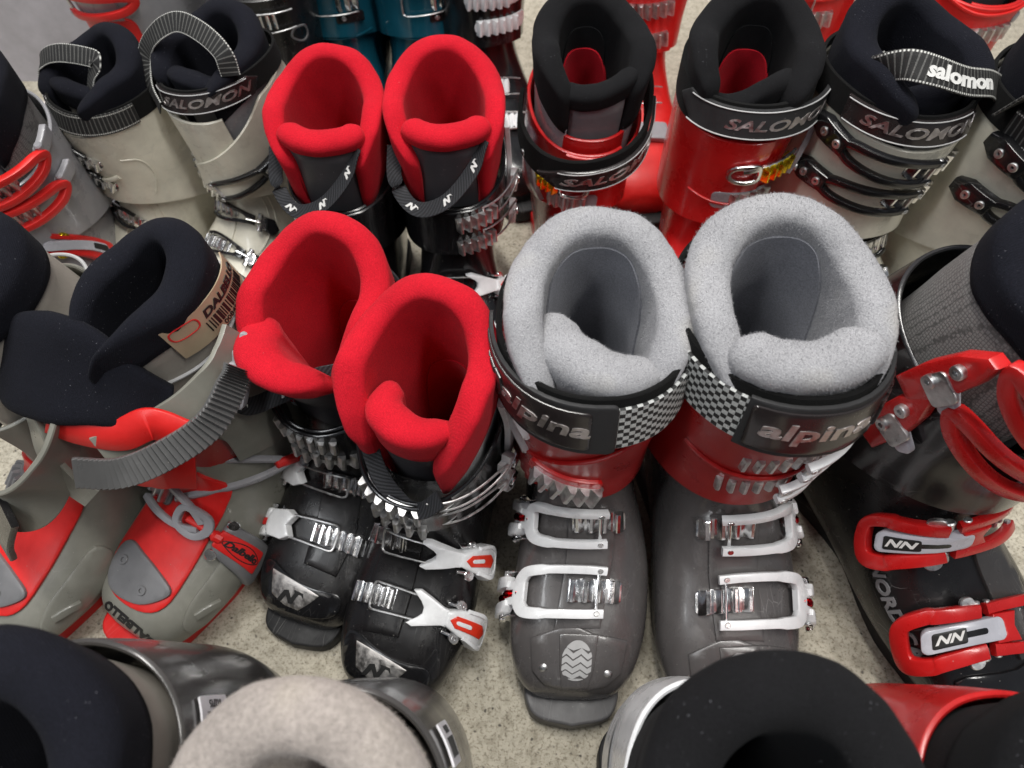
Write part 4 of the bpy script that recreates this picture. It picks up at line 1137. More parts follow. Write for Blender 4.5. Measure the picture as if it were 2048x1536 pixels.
    if side > 0:
        for k, (v, q) in enumerate(vv):
            M = Map(CUFF, v+.1, .0, .10)
            a0 = .030 if variant == 'plain' else .020
            b = part(r, 'buckle', lambda bm: [sweep(bm, [(a0, s_*.0085, .006), (a0+.02, s_*.009, .010), (a0+.05, s_*.008, .014), (a0+.066, s_*.004, .017)], .0022, .0022, M, n=36, rnd=1.0, per=8) for s_ in (-1, 1)]+[rod(bm, (a0+.001, -.0085, .006), (a0+.001, .0085, .006), .0013, M)], STEEL)
            Mr = Rigid(CUFF, v, a0+.074, -.9, c0=.012, tilt=.0)
            part(b, 'lever', lambda bm: (plate(bm, [(-.022, -.004), (-.008, -.010), (.012, -.009), (.026, -.004), (.027, .003), (.012, .009), (-.008, .010), (-.022, .005), (-.013, 0)], -.003, .005, .002, Mr)), WHITEP)
            part(b, 'hinge_bracket', lambda bm: (disc(bm, .004, .003, .004, .0075, .005, Mr, 14, hole=.002), plate(bm, rrect(-.004, .014, -.004, .012, .002), .003, .0055, .0005, Mr)), CHROME)
        part(r, 'spoiler_arm', lambda bm: sweep(bm, [(.0, .040, .004), (.003, .012, .007), (0, -.016, .008), (.004, -.034, .006)], .011, .006, Map(CUFF, 2.3, .108), n=24, rnd=.4), WHITEP)
    # foot
    M1, M2 = Map(LOWER, 5.75), Map(LOWER, 3.95)
    sd = side
    sc = 1.0 if side > 0 else .55
    for M in (M1, M2):
        if side > 0: buckle_wire(r, M, sd, lad=(-.052, -.008), ln=5)
        else: buckle_wire(r, M, sd, lad=(-.046, .004), ln=7, loop=(-.020, .020), lv=(.020, .1), lever=False); 
        if side < 0:
            Ms = sided(M, -1)
            lk = part(r, 'link', lambda bm: (plate(bm, [(.022, -.010), (.030, -.015), (.044, -.013), (.050, -.006), (.050, .006), (.044, .013), (.030, .015), (.022, .010), (.028, 0)], .003, .0125, .002, Ms), plate(bm, rrect(.050, .064, -.0135, -.003, .003), .002, .011, .002, Ms), plate(bm, rrect(.050, .064, .003, .0135, .003), .002, .011, .002, Ms)), WHITEP)
            part(lk, 'inlay', lambda bm: plate(bm, rrect(.047, .056, -.0035, .0035, .001), .0100, .0118, .0004, Ms), REDP2)
            [part(lk, 'hinge_bracket', lambda bm: rod(bm, (.057, s_*.010, .004), (.057, s_*.0185, .004), .004, Ms), CHROME) for s_ in (-1, 1)]
    part(r, 'shell_overlap', lambda bm: plate(bm, [(.004*sd, .020), (-.030*sd, .018), (-.036*sd, .05), (-.030*sd, .10), (.006*sd, .10), (.005*sd, .06)], -.001, .0026, .0012, Map(LOWER, 2.2)), BLACKM)
    M = Map(LOWER, 2.0)
    tp = part(r, 'toe_plate', lambda bm: plate(bm, smooth_poly([(-.046, .018), (-.046, .004), (-.036, -.014), (-.018, -.024), (.004, -.027), (.024, -.020), (.038, -.008), (.042, .004), (.036, .010), (.012, .008), (-.014, .012), (-.036, .020)]), -.001, .0028, .0014, M), BLACKP)
    q = -1 if side < 0 else 1
    part(tp, 'silver_badge', lambda bm: plate(bm, [(-.032*1, .014), (-.026, -.006), (-.010, -.016), (.004, -.018), (.020, .004), (.010, .006)], .002, .0034, .0005, M), metal('scuffed silver foil', (.62, .60, .58), .42, .3))
    part(tp, 'emblem', lambda bm: mark_N(bm, M, -.008, -.005, .0125, .0033, .0040), PRINTK)
    for a, b in ((-.040, .008), (-.033, -.008), (.012, -.019), (.028, -.008)): rivets(tp, M, [(a, b)], .0042, BLACKP, hole=.002)
    return r

# ---- black boot with wide red buckles, cropped by the right edge
def boot_red_buckles(px, py, s, yaw, label):
    r = boot_root(*place(px, py, s=s, yaw=yaw), label)
    lower_shell(r, BLACKM, seed=4); sole(r, RUBBER)
    cuff(r, BLACKP, 1, .5, vt=lambda t: 2.9+.7*(1-math.cos(t))/2)
    collar(r, NAVYF, CARBON, gap=.7, th=.021, thfr=.015, seed=12, seam=.030, back=.358, side=.338, front=.29, cen=lambda z: (.027+.20*(z-.2), .070-.05*(z-.2), .0495-.03*(z-.2)))
    tongue(r, NAVYF, TONGUEP, zt=.322, R_=.042, wa=1.1, xc=.050, th=.018, seed=3)
    M1, M2 = Map(LOWER, 6.1, .0, .0), Map(LOWER, 4.1, .0, .0)
    for M in (Map(LOWER, 6.25, -.004, -.06), Map(LOWER, 3.45, .000, -.25)): buckle_red(r, M, -1, lad=(-.056, -.022), a_t=-.040, a_m=.006, a_e=.068)
    for v, dr in ((3.7, .0), (2.1, .0)):
        b = cuff_fork(r, Map(CUFF, v, -.016, -.50), -1, -.004, .074, .0086, .0085, REDP, c=.010, lad=None, lever=False, h=.009)
        Mr = Rigid(CUFF, v+.2, -.098, 1.25, c0=.012)
        part(b, 'lever', lambda bm: plate(bm, [(-.030, -.010), (.002, -.012), (.024, -.009), (.042, -.003), (.040, .004), (.022, .010), (-.004, .011), (-.030, .008)], -.004, .006, .0025, Mr), REDP)
        part(b, 'hinge', lambda bm: (plate(bm, rrect(-.010, .010, -.016, .004, .004), .005, .0075, .0006, Mr), [disc(bm, x, y, .006, .010, .0045, Mr, 14, hole=.0018) for x, y in ((-.002, 0.0), (.020, .001))]), STEEL)
        part(r, 'adjusting_link', lambda bm: plate(bm, rrect(-.012, .022, -.006, .006, .004), 0, .005, .001, Rigid(CUFF, v-.1, -.088, 2.2, c0=.008)), SILLIGHT)
        ladder(r, Map(CUFF, v, -.016, -.50), -.004, .052, .020, 6, STEEL, .010, c0=.005)
    part(r, 'shell_overlap', lambda bm: plate(bm, [(.006, .0), (.036, .0), (.040, .05), (.034, .12), (.006, .12), (.006, .06)], -.001, .0028, .0012, Map(LOWER, 2.5)), CHARC)
    M = Map(LOWER, 2.2)
    tp = part(r, 'toe_plate', lambda bm: plate(bm, smooth_poly([(-.046, .014), (-.040, -.012), (-.020, -.028), (.010, -.030), (.035, -.018), (.044, .010), (.0, .004)]), -.001, .0030, .0016, M), BLACKP)
    rivets(tp, M, [(-.022, -.012), (.022, -.014)], .0055, BLACKP, hole=.003)
    MS = Map(LOWER, 4.6, -.066, PI/2+.10)
    part(r, 'side_lettering', lambda bm: text(bm, 'NORDICA', .014, lambda p: MS((-p[0], -p[1], p[2])), (0, 0), .0005, .0020, .3, 1.15, .0004), DGREY)
    return r

# ---- grey-green boots with red instep and hanging ratchet strap (left)
def foot_olive(r, side=1, text_on=True, lever=True):
    lower_shell(r, OLIVE, seed=5); sole(r, REDP2)
    M = Map(LOWER, 3.4)
    part(r, 'red_instep', lambda bm: plate(bm, smooth_poly([(-.044, -.012), (-.036, -.034), (-.018, -.047), (.004, -.048), (.024, -.038), (.034, -.018), (.035, .016), (.036, .05), (.040, .085), (.038, .115), (-.034, .115), (-.036, .085), (-.042, .05), (-.046, .016)], 3), -.001, .0030, .0016, M), REDP2)
    M3 = Map(LOWER, 3.0)
    tp = part(r, 'toe_plate', lambda bm: plate(bm, smooth_poly([(-.038, .010), (-.036, -.010), (-.026, -.024), (-.010, -.028), (.012, -.022), (.028, -.006), (.030, .004), (.012, .010), (-.012, .015), (-.030, .018)]), .002, .0062, .0018, M3), DGREY)
    rivets(tp, Map(LOWER, 3.0, 0, 0, .0056), [(-.024, .002), (.008, -.010)], .0044, DGREY, hole=.002)
    for s_ in (1,):
        part(r, 'side_panel', lambda bm: plate(bm, smooth_poly([(.058, .052), (.086, .046), (.080, -.002), (.070, -.024), (.055, -.030), (.049, -.016), (.050, .012)]), -.001, .0040, .002, M), OLIVE)
        part(r, 'side_ridge', lambda bm: sweep(bm, [(.058, -.014, .0040), (.064, .000, .0058), (.070, .008, .0052)], .006, .005, M, n=20, rnd=.8), OLIVE)
    # instep buckle: silver fork, red rod and red lever cover
    Mb = Map(LOWER, 5.35, -.010, -.16)
    ladder(r, Mb, -.046, -.004, .022, 5, STEEL if side > 0 else DGREY, .008, c0=.0035)
    part(r, 'buckle_mount', lambda bm: plate(bm, rrect(-.048, .0, -.014, .014, .006), .001, .005, .0015, Mb), DGREY)
    if lever:
        b = part(r, 'buckle', lambda bm: (sweep(bm, [(-.022, -.0165, .010), (.0, -.018, .011), (.022, -.014, .012), (.038, -.004, .012)], .006, .006, Mb, n=26, rnd=.5), sweep(bm, [(-.022, .0165, .010), (.0, .018, .011), (.022, .014, .012), (.038, .004, .012)], .006, .006, Mb, n=26, rnd=.5),
            sweep(bm, [(.018, .0, .013), (.022, .012, .013), (.038, .012, .012), (.044, .0, .012), (.038, -.012, .012), (.022, -.012, .013)], .007, .006, Mb, closed=True, n=36, rnd=.5)), SILVERP)
        part(b, 'adjusting_rod', lambda bm: (rod(bm, (.026, 0, .012), (.056, 0, .011), .004, Mb), rod(bm, (.048, 0, .0115), (.056, 0, .011), .0055, Mb)), REDP2)
        l = part(b, 'lever', lambda bm: plate(bm, rrect(.052, .104, -.0155, .0155, .008), .004, .0125, .004, Mb, segs=3), DGREY)
        c = part(l, 'lever_cover', lambda bm: plate(bm, rrect(.052, .090, -.0085, .0085, .002), .009, .0145, .001, Mb), REDP2)
        part(l, 'lettering', lambda bm: (text(bm, 'Dalbello', .0075, Mb, (.072, 0), .0143, .0149, .25, 1.1, .0003), sweep(bm, [(.056, 0, .0146), (.066, .0052, .0146), (.078, .0052, .0146), (.088, 0, .0146), (.078, -.0052, .0146), (.066, -.0052, .0146)], .0008, .0006, Mb, closed=True, n=40, rnd=1, per=6)), PRINTK)
        for s_ in (-1, 1): part(b, 'pin', lambda bm: disc(bm, .056, s_*.0155, .008, .0125, .0045, Mb, 14), CHROME)
    if text_on:
        Mt = Map(LOWER, 1.15, .006, -.05)
        part(r, 'shell_lettering', lambda bm: text(bm, 'DALBELLO', .0135, lambda p: Mt((-p[0], -p[1], p[2])), (0, 0), .0004, .0010, .3, 1.0, .0006), PRINTK)

NARROW = Surf([(x[0]-.002, x[1], x[2]+.006, x[3], x[4]*k, x[5], -.004) for x, k in zip(CUFF.secs, (1.0, .98, .93, .88, .84))])
def LN(z): return .028+.18*(z-.2), .068-.06*(z-.2), .0475-.06*(z-.2)
def leaf(bm, A, Wd, hw, tk, cup=.5, n=56, m=30, seed=0, shift=.0):
    """soft padded leaf: a tongue laid along a path"""
    Ps = spline(A, n); Ws = spline(Wd, n); H_ = spline([(a, b, 0) for a, b in zip(hw, tk)], n); rings = []
    for i in range(n+1):
        t = (Ps[min(n, i+1)]-Ps[max(0, i-1)]).normalized()
        wv = Ws[i]-t*Ws[i].dot(t); wv.normalize(); nn = wv.cross(t)
        w2, t2 = max(.003, H_[i].x), max(.002, H_[i].y)
        if i > n*.72:
            q = (i-n*.72)/(n*.28); f = math.sqrt(max(0.02, 1-q*q)); w2 *= f; t2 *= f
        ring = []
        for k in range(m):
            a = 2*PI*k/m; e = .8
            x = math.copysign(abs(math.cos(a))**e, math.cos(a))*w2; y = math.sin(a)*t2*.6
            y += cup*(x*x)/max(w2, .01)
            p = Ps[i]+wv*(x+shift*w2)+nn*y
            p += noise.noise_vector(p*28+Vector((seed, 0, 0)))*.0028
            ring.append(bm.verts.new(p))
        rings.append(ring)
    for i in range(n):
        for k in range(m): bm.faces.new((rings[i][k], rings[i][(k+1) % m], rings[i+1][(k+1) % m], rings[i+1][k]))
    bm.faces.new(rings[0][::-1]); bm.faces.new(rings[-1])

def boot_open(px, py, tx, ty, s, label, yaw=None):
    r = boot_root(*place(px, py, tx, ty, s, yaw), label)
    foot_olive(r, 1)
    cuff(r, OLIVE, 1, gap=.95, vt=lambda t: 2.2+1.6*((1-math.cos(t))/2), spread=.006, surf=NARROW)
    def pv(p):
        k = max(0, min(1, (p.x-.035)/.06)); return Vector((p.x+.004*k, p.y*(1-.60*k*k)-.004, p.z))
    collar(r, NAVYF, LEATHER, gap=.30, th=.019, thfr=.015, seed=14, post=pv, front=.285, side=.335, back=.352, seam=.032, cen=LN)
    def rim(t, k=1.035, z0=.262, dz=.014):
        z = z0+dz*(1-math.cos(t)); cx, rx, ry = LN(z)
        return pv(Vector((cx+rx*k*math.cos(t), ry*k*math.sin(t), z)))
    part(r, 'liner_piping', lambda bm: sweep(bm, [rim(.5+(2*PI-1.0)*i/60) for i in range(61)], .003, .003, None, n=180, rnd=1, per=8), PRINTG)
    # barcode label on the image-right side of the liner
    def ML(p):
        a, b = p[0], p[1]; t = 2.10-a/.052; z = .304+b*.97
        cx, rx, ry = LN(z); k = 1.0+(.0026+p[2])/ry
        e = 2/2.25; ct, st = math.cos(t), math.sin(t)
        return pv(Vector((cx+rx*(k)*math.copysign(abs(ct)**e, ct), ry*k*math.copysign(abs(st)**e, st), z)))
    fl = lambda p: ML((-p[0], p[1], p[2]))
    ML2 = fl
    lb = part(r, 'paper_label', lambda bm: plate(bm, [(-.036, -.016), (.036, -.016), (.036, .016), (-.036, .016)], 0, .0007, 0, fl, step=.004), TAN)
    part(lb, 'lettering', lambda bm: (text(bm, 'DALBELLO', .0095, ML2, (.006, .007), .0009, .0014, .2, 1.05, .0003), text(bm, '008482 2969', .0060, ML2, (.004, -.0130), .0009, .0013)), PRINTK)
    part(lb, 'barcode', lambda bm: barcode(bm, ML2, -.020, .028, -.0095, .001, .0009, .0013), PRINTK)
    part(lb, 'emblem', lambda bm: sweep(bm, [(-.033, .003, .0012), (-.033, .012, .0012), (-.023, .012, .0012), (-.023, .003, .0012)], .001, .0006, ML2, closed=True, n=24, rnd=1, per=6), PRINTR)
    part(r, 'stitching', lambda bm: sweep(bm, [fl((.041, -.016+.032*i/8, .0006)) for i in range(9)], .0012, .001, None, n=40, rnd=1, per=6), TAN)
    # the tongue flopped out to the left and forwards
    A = [(.086, .036, .262), (.100, .018, .272), (.110, -.010, .280), (.118, -.036, .280), (.128, -.060, .274), (.134, -.080, .266)]
    W = [(-.7, -.1, .7)]*3+[(-.7, -.2, .7)]*3
    tg = part(r, 'tongue', lambda bm: leaf(bm, A, W, (.012, .024, .035, .038, .032, .018), (.016, .020, .024, .028, .028, .024), cup=.30, shift=.28), NAVYF, 80)
    pl = [(.090, .034, .235), (.104, .012, .243), (.114, -.014, .250), (.124, -.040, .252)]
    part(r, 'tongue_backing', lambda bm: ribbon(bm, pl, [(-.5, 0, 1)]*4, .026, .003, 40), LEATHER)
    rs = [(.098, .062, .262), (.106, .044, .272), (.122, .024, .262), (.134, -.004, .262), (.140, -.024, .268)]
    part(r, 'red_tongue_shell', lambda bm: (ribbon(bm, rs, [(-.6, 0, .8)]*5, .024, .0040, 50), ribbon(bm, [(.100, .044, .200), (.114, .026, .206), (.120, .004, .200), (.124, -.016, .190)], [(-.4, 0, 1)]*4, .05, .0035, 40)), REDP2, 60)
    part(r, 'inner_shell', lambda bm: grid(bm, lambda u, v: NARROW.P(v, u, -.006), lin(-1.5, 1.5, 40), lin(-.4, 2.0, 16)), DARKRED)
    O = Vector((.1005, .0480, .262)); X = Vector((-.42, .82, -.25)).normalized(); Y = Vector((-.6, .05, .8)).normalized(); Z = X.cross(Y)
    def MT(p): return O+X*p[0]+Y*p[1]+Z*p[2]
    part(tg, 'tongue_tag', lambda bm: plate(bm, rrect(-.013, .013, -.0065, .0065, .001), 0, .001, .0002, MT), PRINTK)
    part(tg, 'tag_lettering', lambda bm: text(bm, 'Sanitized', .0068, MT, (0, 0), .001, .0015, .3, .8), PRINTG)
    # cuff wings and the ratchet strap hanging in front
    wing = [(.022, .049, .288), (.040, .055, .282), (.060, .058, .276), (.086, .050, .266), (.112, .032, .256), (.136, .012, .248)]
    part(r, 'cuff_wing', lambda bm: ribbon(bm, wing, [(-.2, -.3, 1), (-.3, -.3, 1), (-.4, -.3, .9), (-.55, -.15, .85), (-.6, 0, .8), (-.6, 0, .8)], .026, .0045, 70), OLIVE)
    strap = [(.046, .076, .292), (.060, .080, .286), (.087, .080, .274), (.117, .063, .262), (.141, .040, .252), (.157, .010, .248)]
    part(r, 'ratchet_strap', lambda bm: ribbon(bm, strap, [(.5, .4, -.8), (.5, .4, -.8), (.6, .2, -.8), (.7, 0, -.7), (.7, 0, -.7), (.7, 0, -.7)], .022, .003, 84, teeth=.0030), MIDGREY, 20)
    lw = [(.142, -.046, .262), (.150, -.040, .245), (.158, -.036, .222), (.162, -.024, .202), (.160, -.010, .190)]
    part(r, 'cuff_wing', lambda bm: ribbon(bm, lw, [(.2, 1, .2), (.1, 1, .2), (-.2, .9, .4), (-.4, .6, .7), (-.5, .3, .8)], .026, .0045, 70), OLIVE)
    Ob = Vector((.048, .062, .262)); Xb = Vector((.35, .1, -.9)).normalized(); Yb = Vector((.9, -.1, .35)).normalized(); Zb = Xb.cross(Yb)
    if Zb.y < 0: Zb = -Zb
    Xn = Vector((.55, .10, -.55)).normalized(); Zn = Vector((.62, .45, .64)).normalized(); Yn = Zn.cross(Xn).normalized(); Zn = Xn.cross(Yn)
    def MB_(p): return Ob+Xn*p[0]+Yn*p[1]+Zn*p[2]
    b = part(r, 'strap_buckle', lambda bm: (plate(bm, rrect(-.026, .018, -.010, .010, .004), -.006, .004, .002, MB_), plate(bm, rrect(-.018, .022, -.0065, .0065, .004), .003, .008, .002, MB_), plate(bm, rrect(-.040, -.022, -.003, .003, .002), -.003, .002, .001, MB_)), SILVERP)
    part(b, 'rivet', lambda bm: [disc(bm, x, 0, .007, .0105, .004, MB_, 12, hole=.0015) for x in (-.010, .014)], STEEL)
    Mf = Map(CUFF, -.55, .0, .15)
    ladder(r, Mf, -.030, .004, .016, 6, DGREY, .006, c0=.004)
    def world(pts): return pts
    b2 = part(r, 'buckle', lambda bm: (sweep(bm, [(.105, -.012, .150), (.088, .012, .156), (.070, .034, .152), (.052, .050, .140), (.040, .058, .128)], .0065, .0065, None, n=40, rnd=.8), sweep(bm, [(.118, -.004, .118), (.102, .020, .128), (.080, .042, .130), (.056, .056, .128), (.040, .060, .126)], .0065, .0065, None, n=40, rnd=.8)), SILVERP)
    part(b2, 'adjusting_rod', lambda bm: rod(bm, (.050, .056, .132), (.024, .066, .122), .0045), REDP2)
    part(b2, 'hinge', lambda bm: (rod(bm, (.024, .064, .112), (.022, .070, .134), .007), rod(bm, (.034, .068, .114), (.030, .072, .130), .004)), SILVERP)
    return r

def boot_open_edge(px, py, tx, ty, s, label, yaw=None):
    CN = dict(cen=LN)
    r = boot_root(*place(px, py, tx, ty, s, yaw), label)
    foot_olive(r, -1, False, False)
    cuff(r, OLIVE, 1, gap=.5, vt=lambda t: 2.2+1.2*((1-math.cos(t))/2), spread=.006, surf=NARROW)
    collar(r, NAVYF, LEATHER, gap=.4, th=.021, thfr=.016, seed=15, front=.30, side=.335, back=.352, seam=.034, **CN)
    tongue(r, NAVYF, LEATHER, zt=.31, R_=.038, wa=1.1, xc=.052, th=.018, seed=4)
    wing = [(.050, .078, .262), (.090, .082, .230), (.125, .064, .196), (.140, .030, .180), (.142, .0, .18)]
    part(r, 'cuff_wing', lambda bm: ribbon(bm, wing, [(-.1, .3, 1)]*2+[(-.35, .2, 1)]*3, .046, .0045, 60), OLIVE)
    part(r, 'strap_catch', lambda bm: ribbon(bm, [(.135, .060, .200), (.150, .045, .168), (.156, .035, .145)], [(.2, 1, .1)]*3, .030, .005, 20), BLACKM)
    part(r, 'liner_piping', lambda bm: sweep(bm, [Vector((.036+.0660*math.cos(t), .0445*math.sin(t), .262+.010*(1-math.cos(t)))) for t in [(.35+(2*PI-.7)*i/30) for i in range(31)]], .003, .003, None, n=120, rnd=1, per=8), PRINTG)
    return r

# ---- cream boots
B2L = [(.116, -.033, .284), (.099, -.058, .300), (.083, -.068, .322), (.076, -.044, .350), (.065, -.014, .366), (.068, .023, .366), (.075, .054, .355), (.079, .060, .332)]
B1L = [(.088, -.056, .315), (.078, -.050, .338), (.066, -.020, .352), (.050, .018, .352), (.052, .030, .350), (.060, .022, .335), (.072, .018, .312)]
B7L = [(.040, -.015, .318), (.055, -.047, .330), (.078, -.045, .346), (.094, -.030, .346), (.103, .002, .334), (.101, .041, .320), (.092, .070, .300), (.070, .076, .285)]
def letter_band(r, ps_, SM, a0, size, mat=EMBOSSL, body='SALOMON', hw=.060, plate_mat=EMBOSS):
    SM3 = StrapMap(SM.surf, SM.v0-.05, SM.off+.0040, SM.dv, a0=a0)
    bd = part(ps_, 'strap_badge', lambda bm: plate(bm, [(-hw, -.0115), (-hw, .0115), (hw*.9, .0115), (hw*1.12, .004), (hw*.98, -.0115)], -.001, .0018, .001, SM3), plate_mat)
    part(bd, 'lettering', lambda bm: text(bm, body, size, SM3, (hw*.15, 0), .0016, .0023, .3, 1.5, .0003), mat)
    part(bd, 'badge_edge', lambda bm: [sweep(bm, [(-hw*.97, s_*.0098, .0018), (0, s_*.0101, .0018), (hw*.88, s_*.0098, .0018)], .0012, .0014, SM3, n=40, rnd=1, per=6) for s_ in (-1, 1)], PRINTG)
    return bd

def boot_cream(px, py, s, yaw, label, side, kind, ps0=None):
    r = boot_root(*place(px, py, s=s, yaw=yaw), label)
    lower_shell(r, CREAM, seed=int(py) % 5+3); sole(r, CREAM)
    if kind == 'flared':     # open cuff, flap standing off on the left
        cuff(r, CREAM, -1, .75, vt=lambda t: 4.15 if t < 2*PI-1.5 else 4.15-3.0*min(1, (t-2*PI+1.5)/1.9)**1.1, spread=.006)
    else:
        cuff(r, CREAM, side, .55, vt=lambda t: 4.1)
    collar(r, NAVYF, SILVERP, gap=.6, th=.021, thfr=.014, seed=int(px) % 7+2, back=.362, side=.340, front=.285, seam=.045)
    def ps(p):
        k = max(0, (p.z-.24)/.08)
        if kind == 'twist':
            a = .45*k; cx, cy = .075, .0
            dx, dy = p.x-cx, p.y-cy; return Vector((cx+dx*math.cos(a)-dy*math.sin(a)-.010*k, cy+dx*math.sin(a)+dy*math.cos(a), p.z-.012*k*(p.y/.04)))
        return p
    tongue(r, NAVYF, TONGUEL, zt=.325, R_=.046, wa=1.1, xc=.050, th=.018, post=ps, seed=int(px) % 5, faceh=.028)
    sdv = {'flared': 1, 'twist': -1, 'front': -1, 'side': 1}[kind]
    dv = (lambda t: (.45 if kind == 'flared' else .12)*sdv*math.sin(t))
    V0 = {'flared': 1.45, 'twist': 1.35, 'front': 1.25, 'side': 1.3}[kind]
    SM = StrapMap(STRAPS, V0, .0045 if kind == 'flared' else .0022, dv)
    ps_ = band(r, SM, -PI, PI, .026, .003, VELOUR, 'power_strap', n=120)
    SMr = StrapMap(STRAPS, V0-.06, .0075 if kind == 'flared' else .0052, dv)
    if kind == 'flared':
        band(r, SMr, -1.9, -.55, .026, .002, RIB, 'strap_webbing', parent=ps_)
        letter_band(r, ps_, SM, .022, .0135, hw=.062)
        pts = B2L
        wd = [(-.5, -.9, .2), (-.5, -.9, .2), (-.3, -.8, .5), (-.6, -.3, .8), (-.7, .1, .8), (-.7, .3, .7), (-.6, .5, .6), (-.5, .7, .4)]
        part(ps_, 'strap_loop', lambda bm: ribbon(bm, pts, wd, .0215, .0016, 60), RIB)
    elif kind == 'twist':
        band(r, SMr, -.35, 1.5, .026, .002, RIB, 'strap_webbing', parent=ps_)
        letter_band(r, ps_, SM, -.066, .013, hw=.040)
        pts = B1L
        wd = [(-.7, -.4, .7), (-.7, -.2, .7), (-.7, 0, .7), (-.7, .2, .7), (-.2, 1, .3), (.2, 1, .2), (.2, 1, .2)]
        part(ps_, 'strap_loop', lambda bm: ribbon(bm, pts, wd, .0215, .0016, 60), RIB)
    elif kind == 'front':
        band(r, SMr, .70, 1.9, .026, .002, RIB, 'strap_webbing', parent=ps_)
        letter_band(r, ps_, SM, -.030, .0135, hw=.058)
        pts = B7L
        wd = [(-.6, -.5, .7)]*2+[(-.7, .1, .7)]*4+[(-.5, .5, .7)]*2
        lp = part(ps_, 'strap_loop', lambda bm: ribbon(bm, pts, wd, .0235, .002, 60), RIB)
        P = spline(pts, 60); W = spline(wd, 60)
        def ML(p):
            i = 33+p[0]/.0030; i0 = max(0, min(59, int(i))); f = i-i0
            o = P[i0].lerp(P[i0+1], f); t = (P[i0+1]-P[i0]).normalized(); wv = W[i0]-t*W[i0].dot(t); wv.normalize(); nn = t.cross(wv)
            if nn.x < 0: nn = -nn
            return o+wv*p[1]+nn*p[2]
        part(lp, 'lettering', lambda bm: text(bm, 'salomon', .0165, ML, (0, 0), .0012, .0019, 0, 1.0, .0006), PRINTW)
    else:
        band(r, SMr, -1.6, -.2, .026, .002, RIB, 'strap_webbing', parent=ps_)
        pts = [(.030, -.068, .300), (.052, -.066, .335), (.070, -.058, .350), (.088, -.045, .330), (.092, -.035, .300)]
        part(ps_, 'strap_loop', lambda bm: ribbon(bm, pts, [(0, 1, .2), (.3, 1, .2), (.6, 1, 0), (.6, 1, 0), (.6, .8, 0)], .0235, .002, 40), RIB)
    # hardware
    if kind in ('front', 'side'):
        for v, ll in ((3.35, 'u'), (1.95, 'l')):
            M = Map(CUFF, v, .0, -.10)
            cuff_fork(r, M, -1, .000, .080, .0105, .0060, BLACKP, c=.0115, lever=True, h=.007)
            ladder(r, M, -.022, .030, .0165, 6, CHROME, .0062, c0=.004, rivet=.034)
            rivets(r, Map(CUFF, v+.35, .062, 0), [(0, 0)], .0032, DGREY, hole=.0018)
        buckle_black(r, Map(LOWER, 6.9), -1, lad=(-.034, .008), a_t=-.022, a_h=.034)
        buckle_black(r, Map(LOWER, 5.3), -1, lad=(-.034, .008), a_t=-.022, a_h=.034)
    elif kind == 'flared':
        ladder(r, Map(CUFF, .95, -.040, -.55, ), -.020, .022, .017, 5, CHROME, .0065, c0=.006)
        ladder(r, Map(CUFF, .0, -.012, -.35), -.014, .016, .015, 4, CHROME, .0065, c0=.005)
        cuff_fork(r, Map(CUFF, .35, .012, .50), 1, -.010, .060, .010, .0055, BLACKP, c=.012, lever=True, h=.006, levmat=BLACKP)
        buckle_black(r, Map(LOWER, 6.3), 1, lad=(-.036, .006), a_t=-.026, a_h=.026)
        buckle_black(r, Map(LOWER, 4.5), 1, lad=(-.036, .006), a_t=-.026, a_h=.026)
    else:
        for v in (2.7, 1.3):
            M = Map(CUFF, v, .006, -.35)
            b = buckle_black(r, M, -1, lad=None, a_t=-.006, a_h=.034, ln=4); ladder(b, M, -.016, .020, .0165, 4, CHROME, .0065, c0=.0055)
            part(b, 'rivet', lambda bm: disc(bm, .018, 0, .002, .0065, .0045, M, 14, hole=.002), BLACKP)
        buckle_black(r, Map(LOWER, 6.4), -1, lad=(-.034, .008), a_t=-.022, a_h=.034)
        rivets(r, Map(CUFF, 2.2, .020, 0), [(0, 0)], .003, PRINTG, hole=.0016)
        rivets(r, Map(CUFF, .9, .034, 0), [(0, 0)], .003, PRINTG, hole=.0016)
        part(r, 'cuff_relief', lambda bm: sweep(bm, [(-.012, -.004, .005), (.01, .0, .0065), (.026, .006, .005)], .006, .004, Map(CUFF, 1.5, .01), n=24, rnd=.9), CREAM)
        part(r, 'cuff_relief', lambda bm: sweep(bm, [(.030, .020, .0046), (.050, .014, .0048), (.056, -.006, .0048), (.046, -.034, .0046)], .002, .002, Map(CUFF, 1.9, .02), n=30, rnd=.9), CREAM)
    part(r, 'shell_overlap', lambda bm: plate(bm, [(.004, .020), (-.030, .018), (-.036, .05), (-.030, .10), (.006, .10), (.005, .06)], -.001, .0026, .0012, Map(LOWER, 2.4)), CREAM)
    for a in (.050, .062):
        part(r, 'shell_relief', lambda bm: sweep(bm, [(a-.01, .045, .0005), (a, .02, .0007), (a+.002, -.01, .0007), (a-.006, -.04, .0004)], .0022, .002, Map(LOWER, 6.2), n=30, rnd=.9), CREAM)
    return r

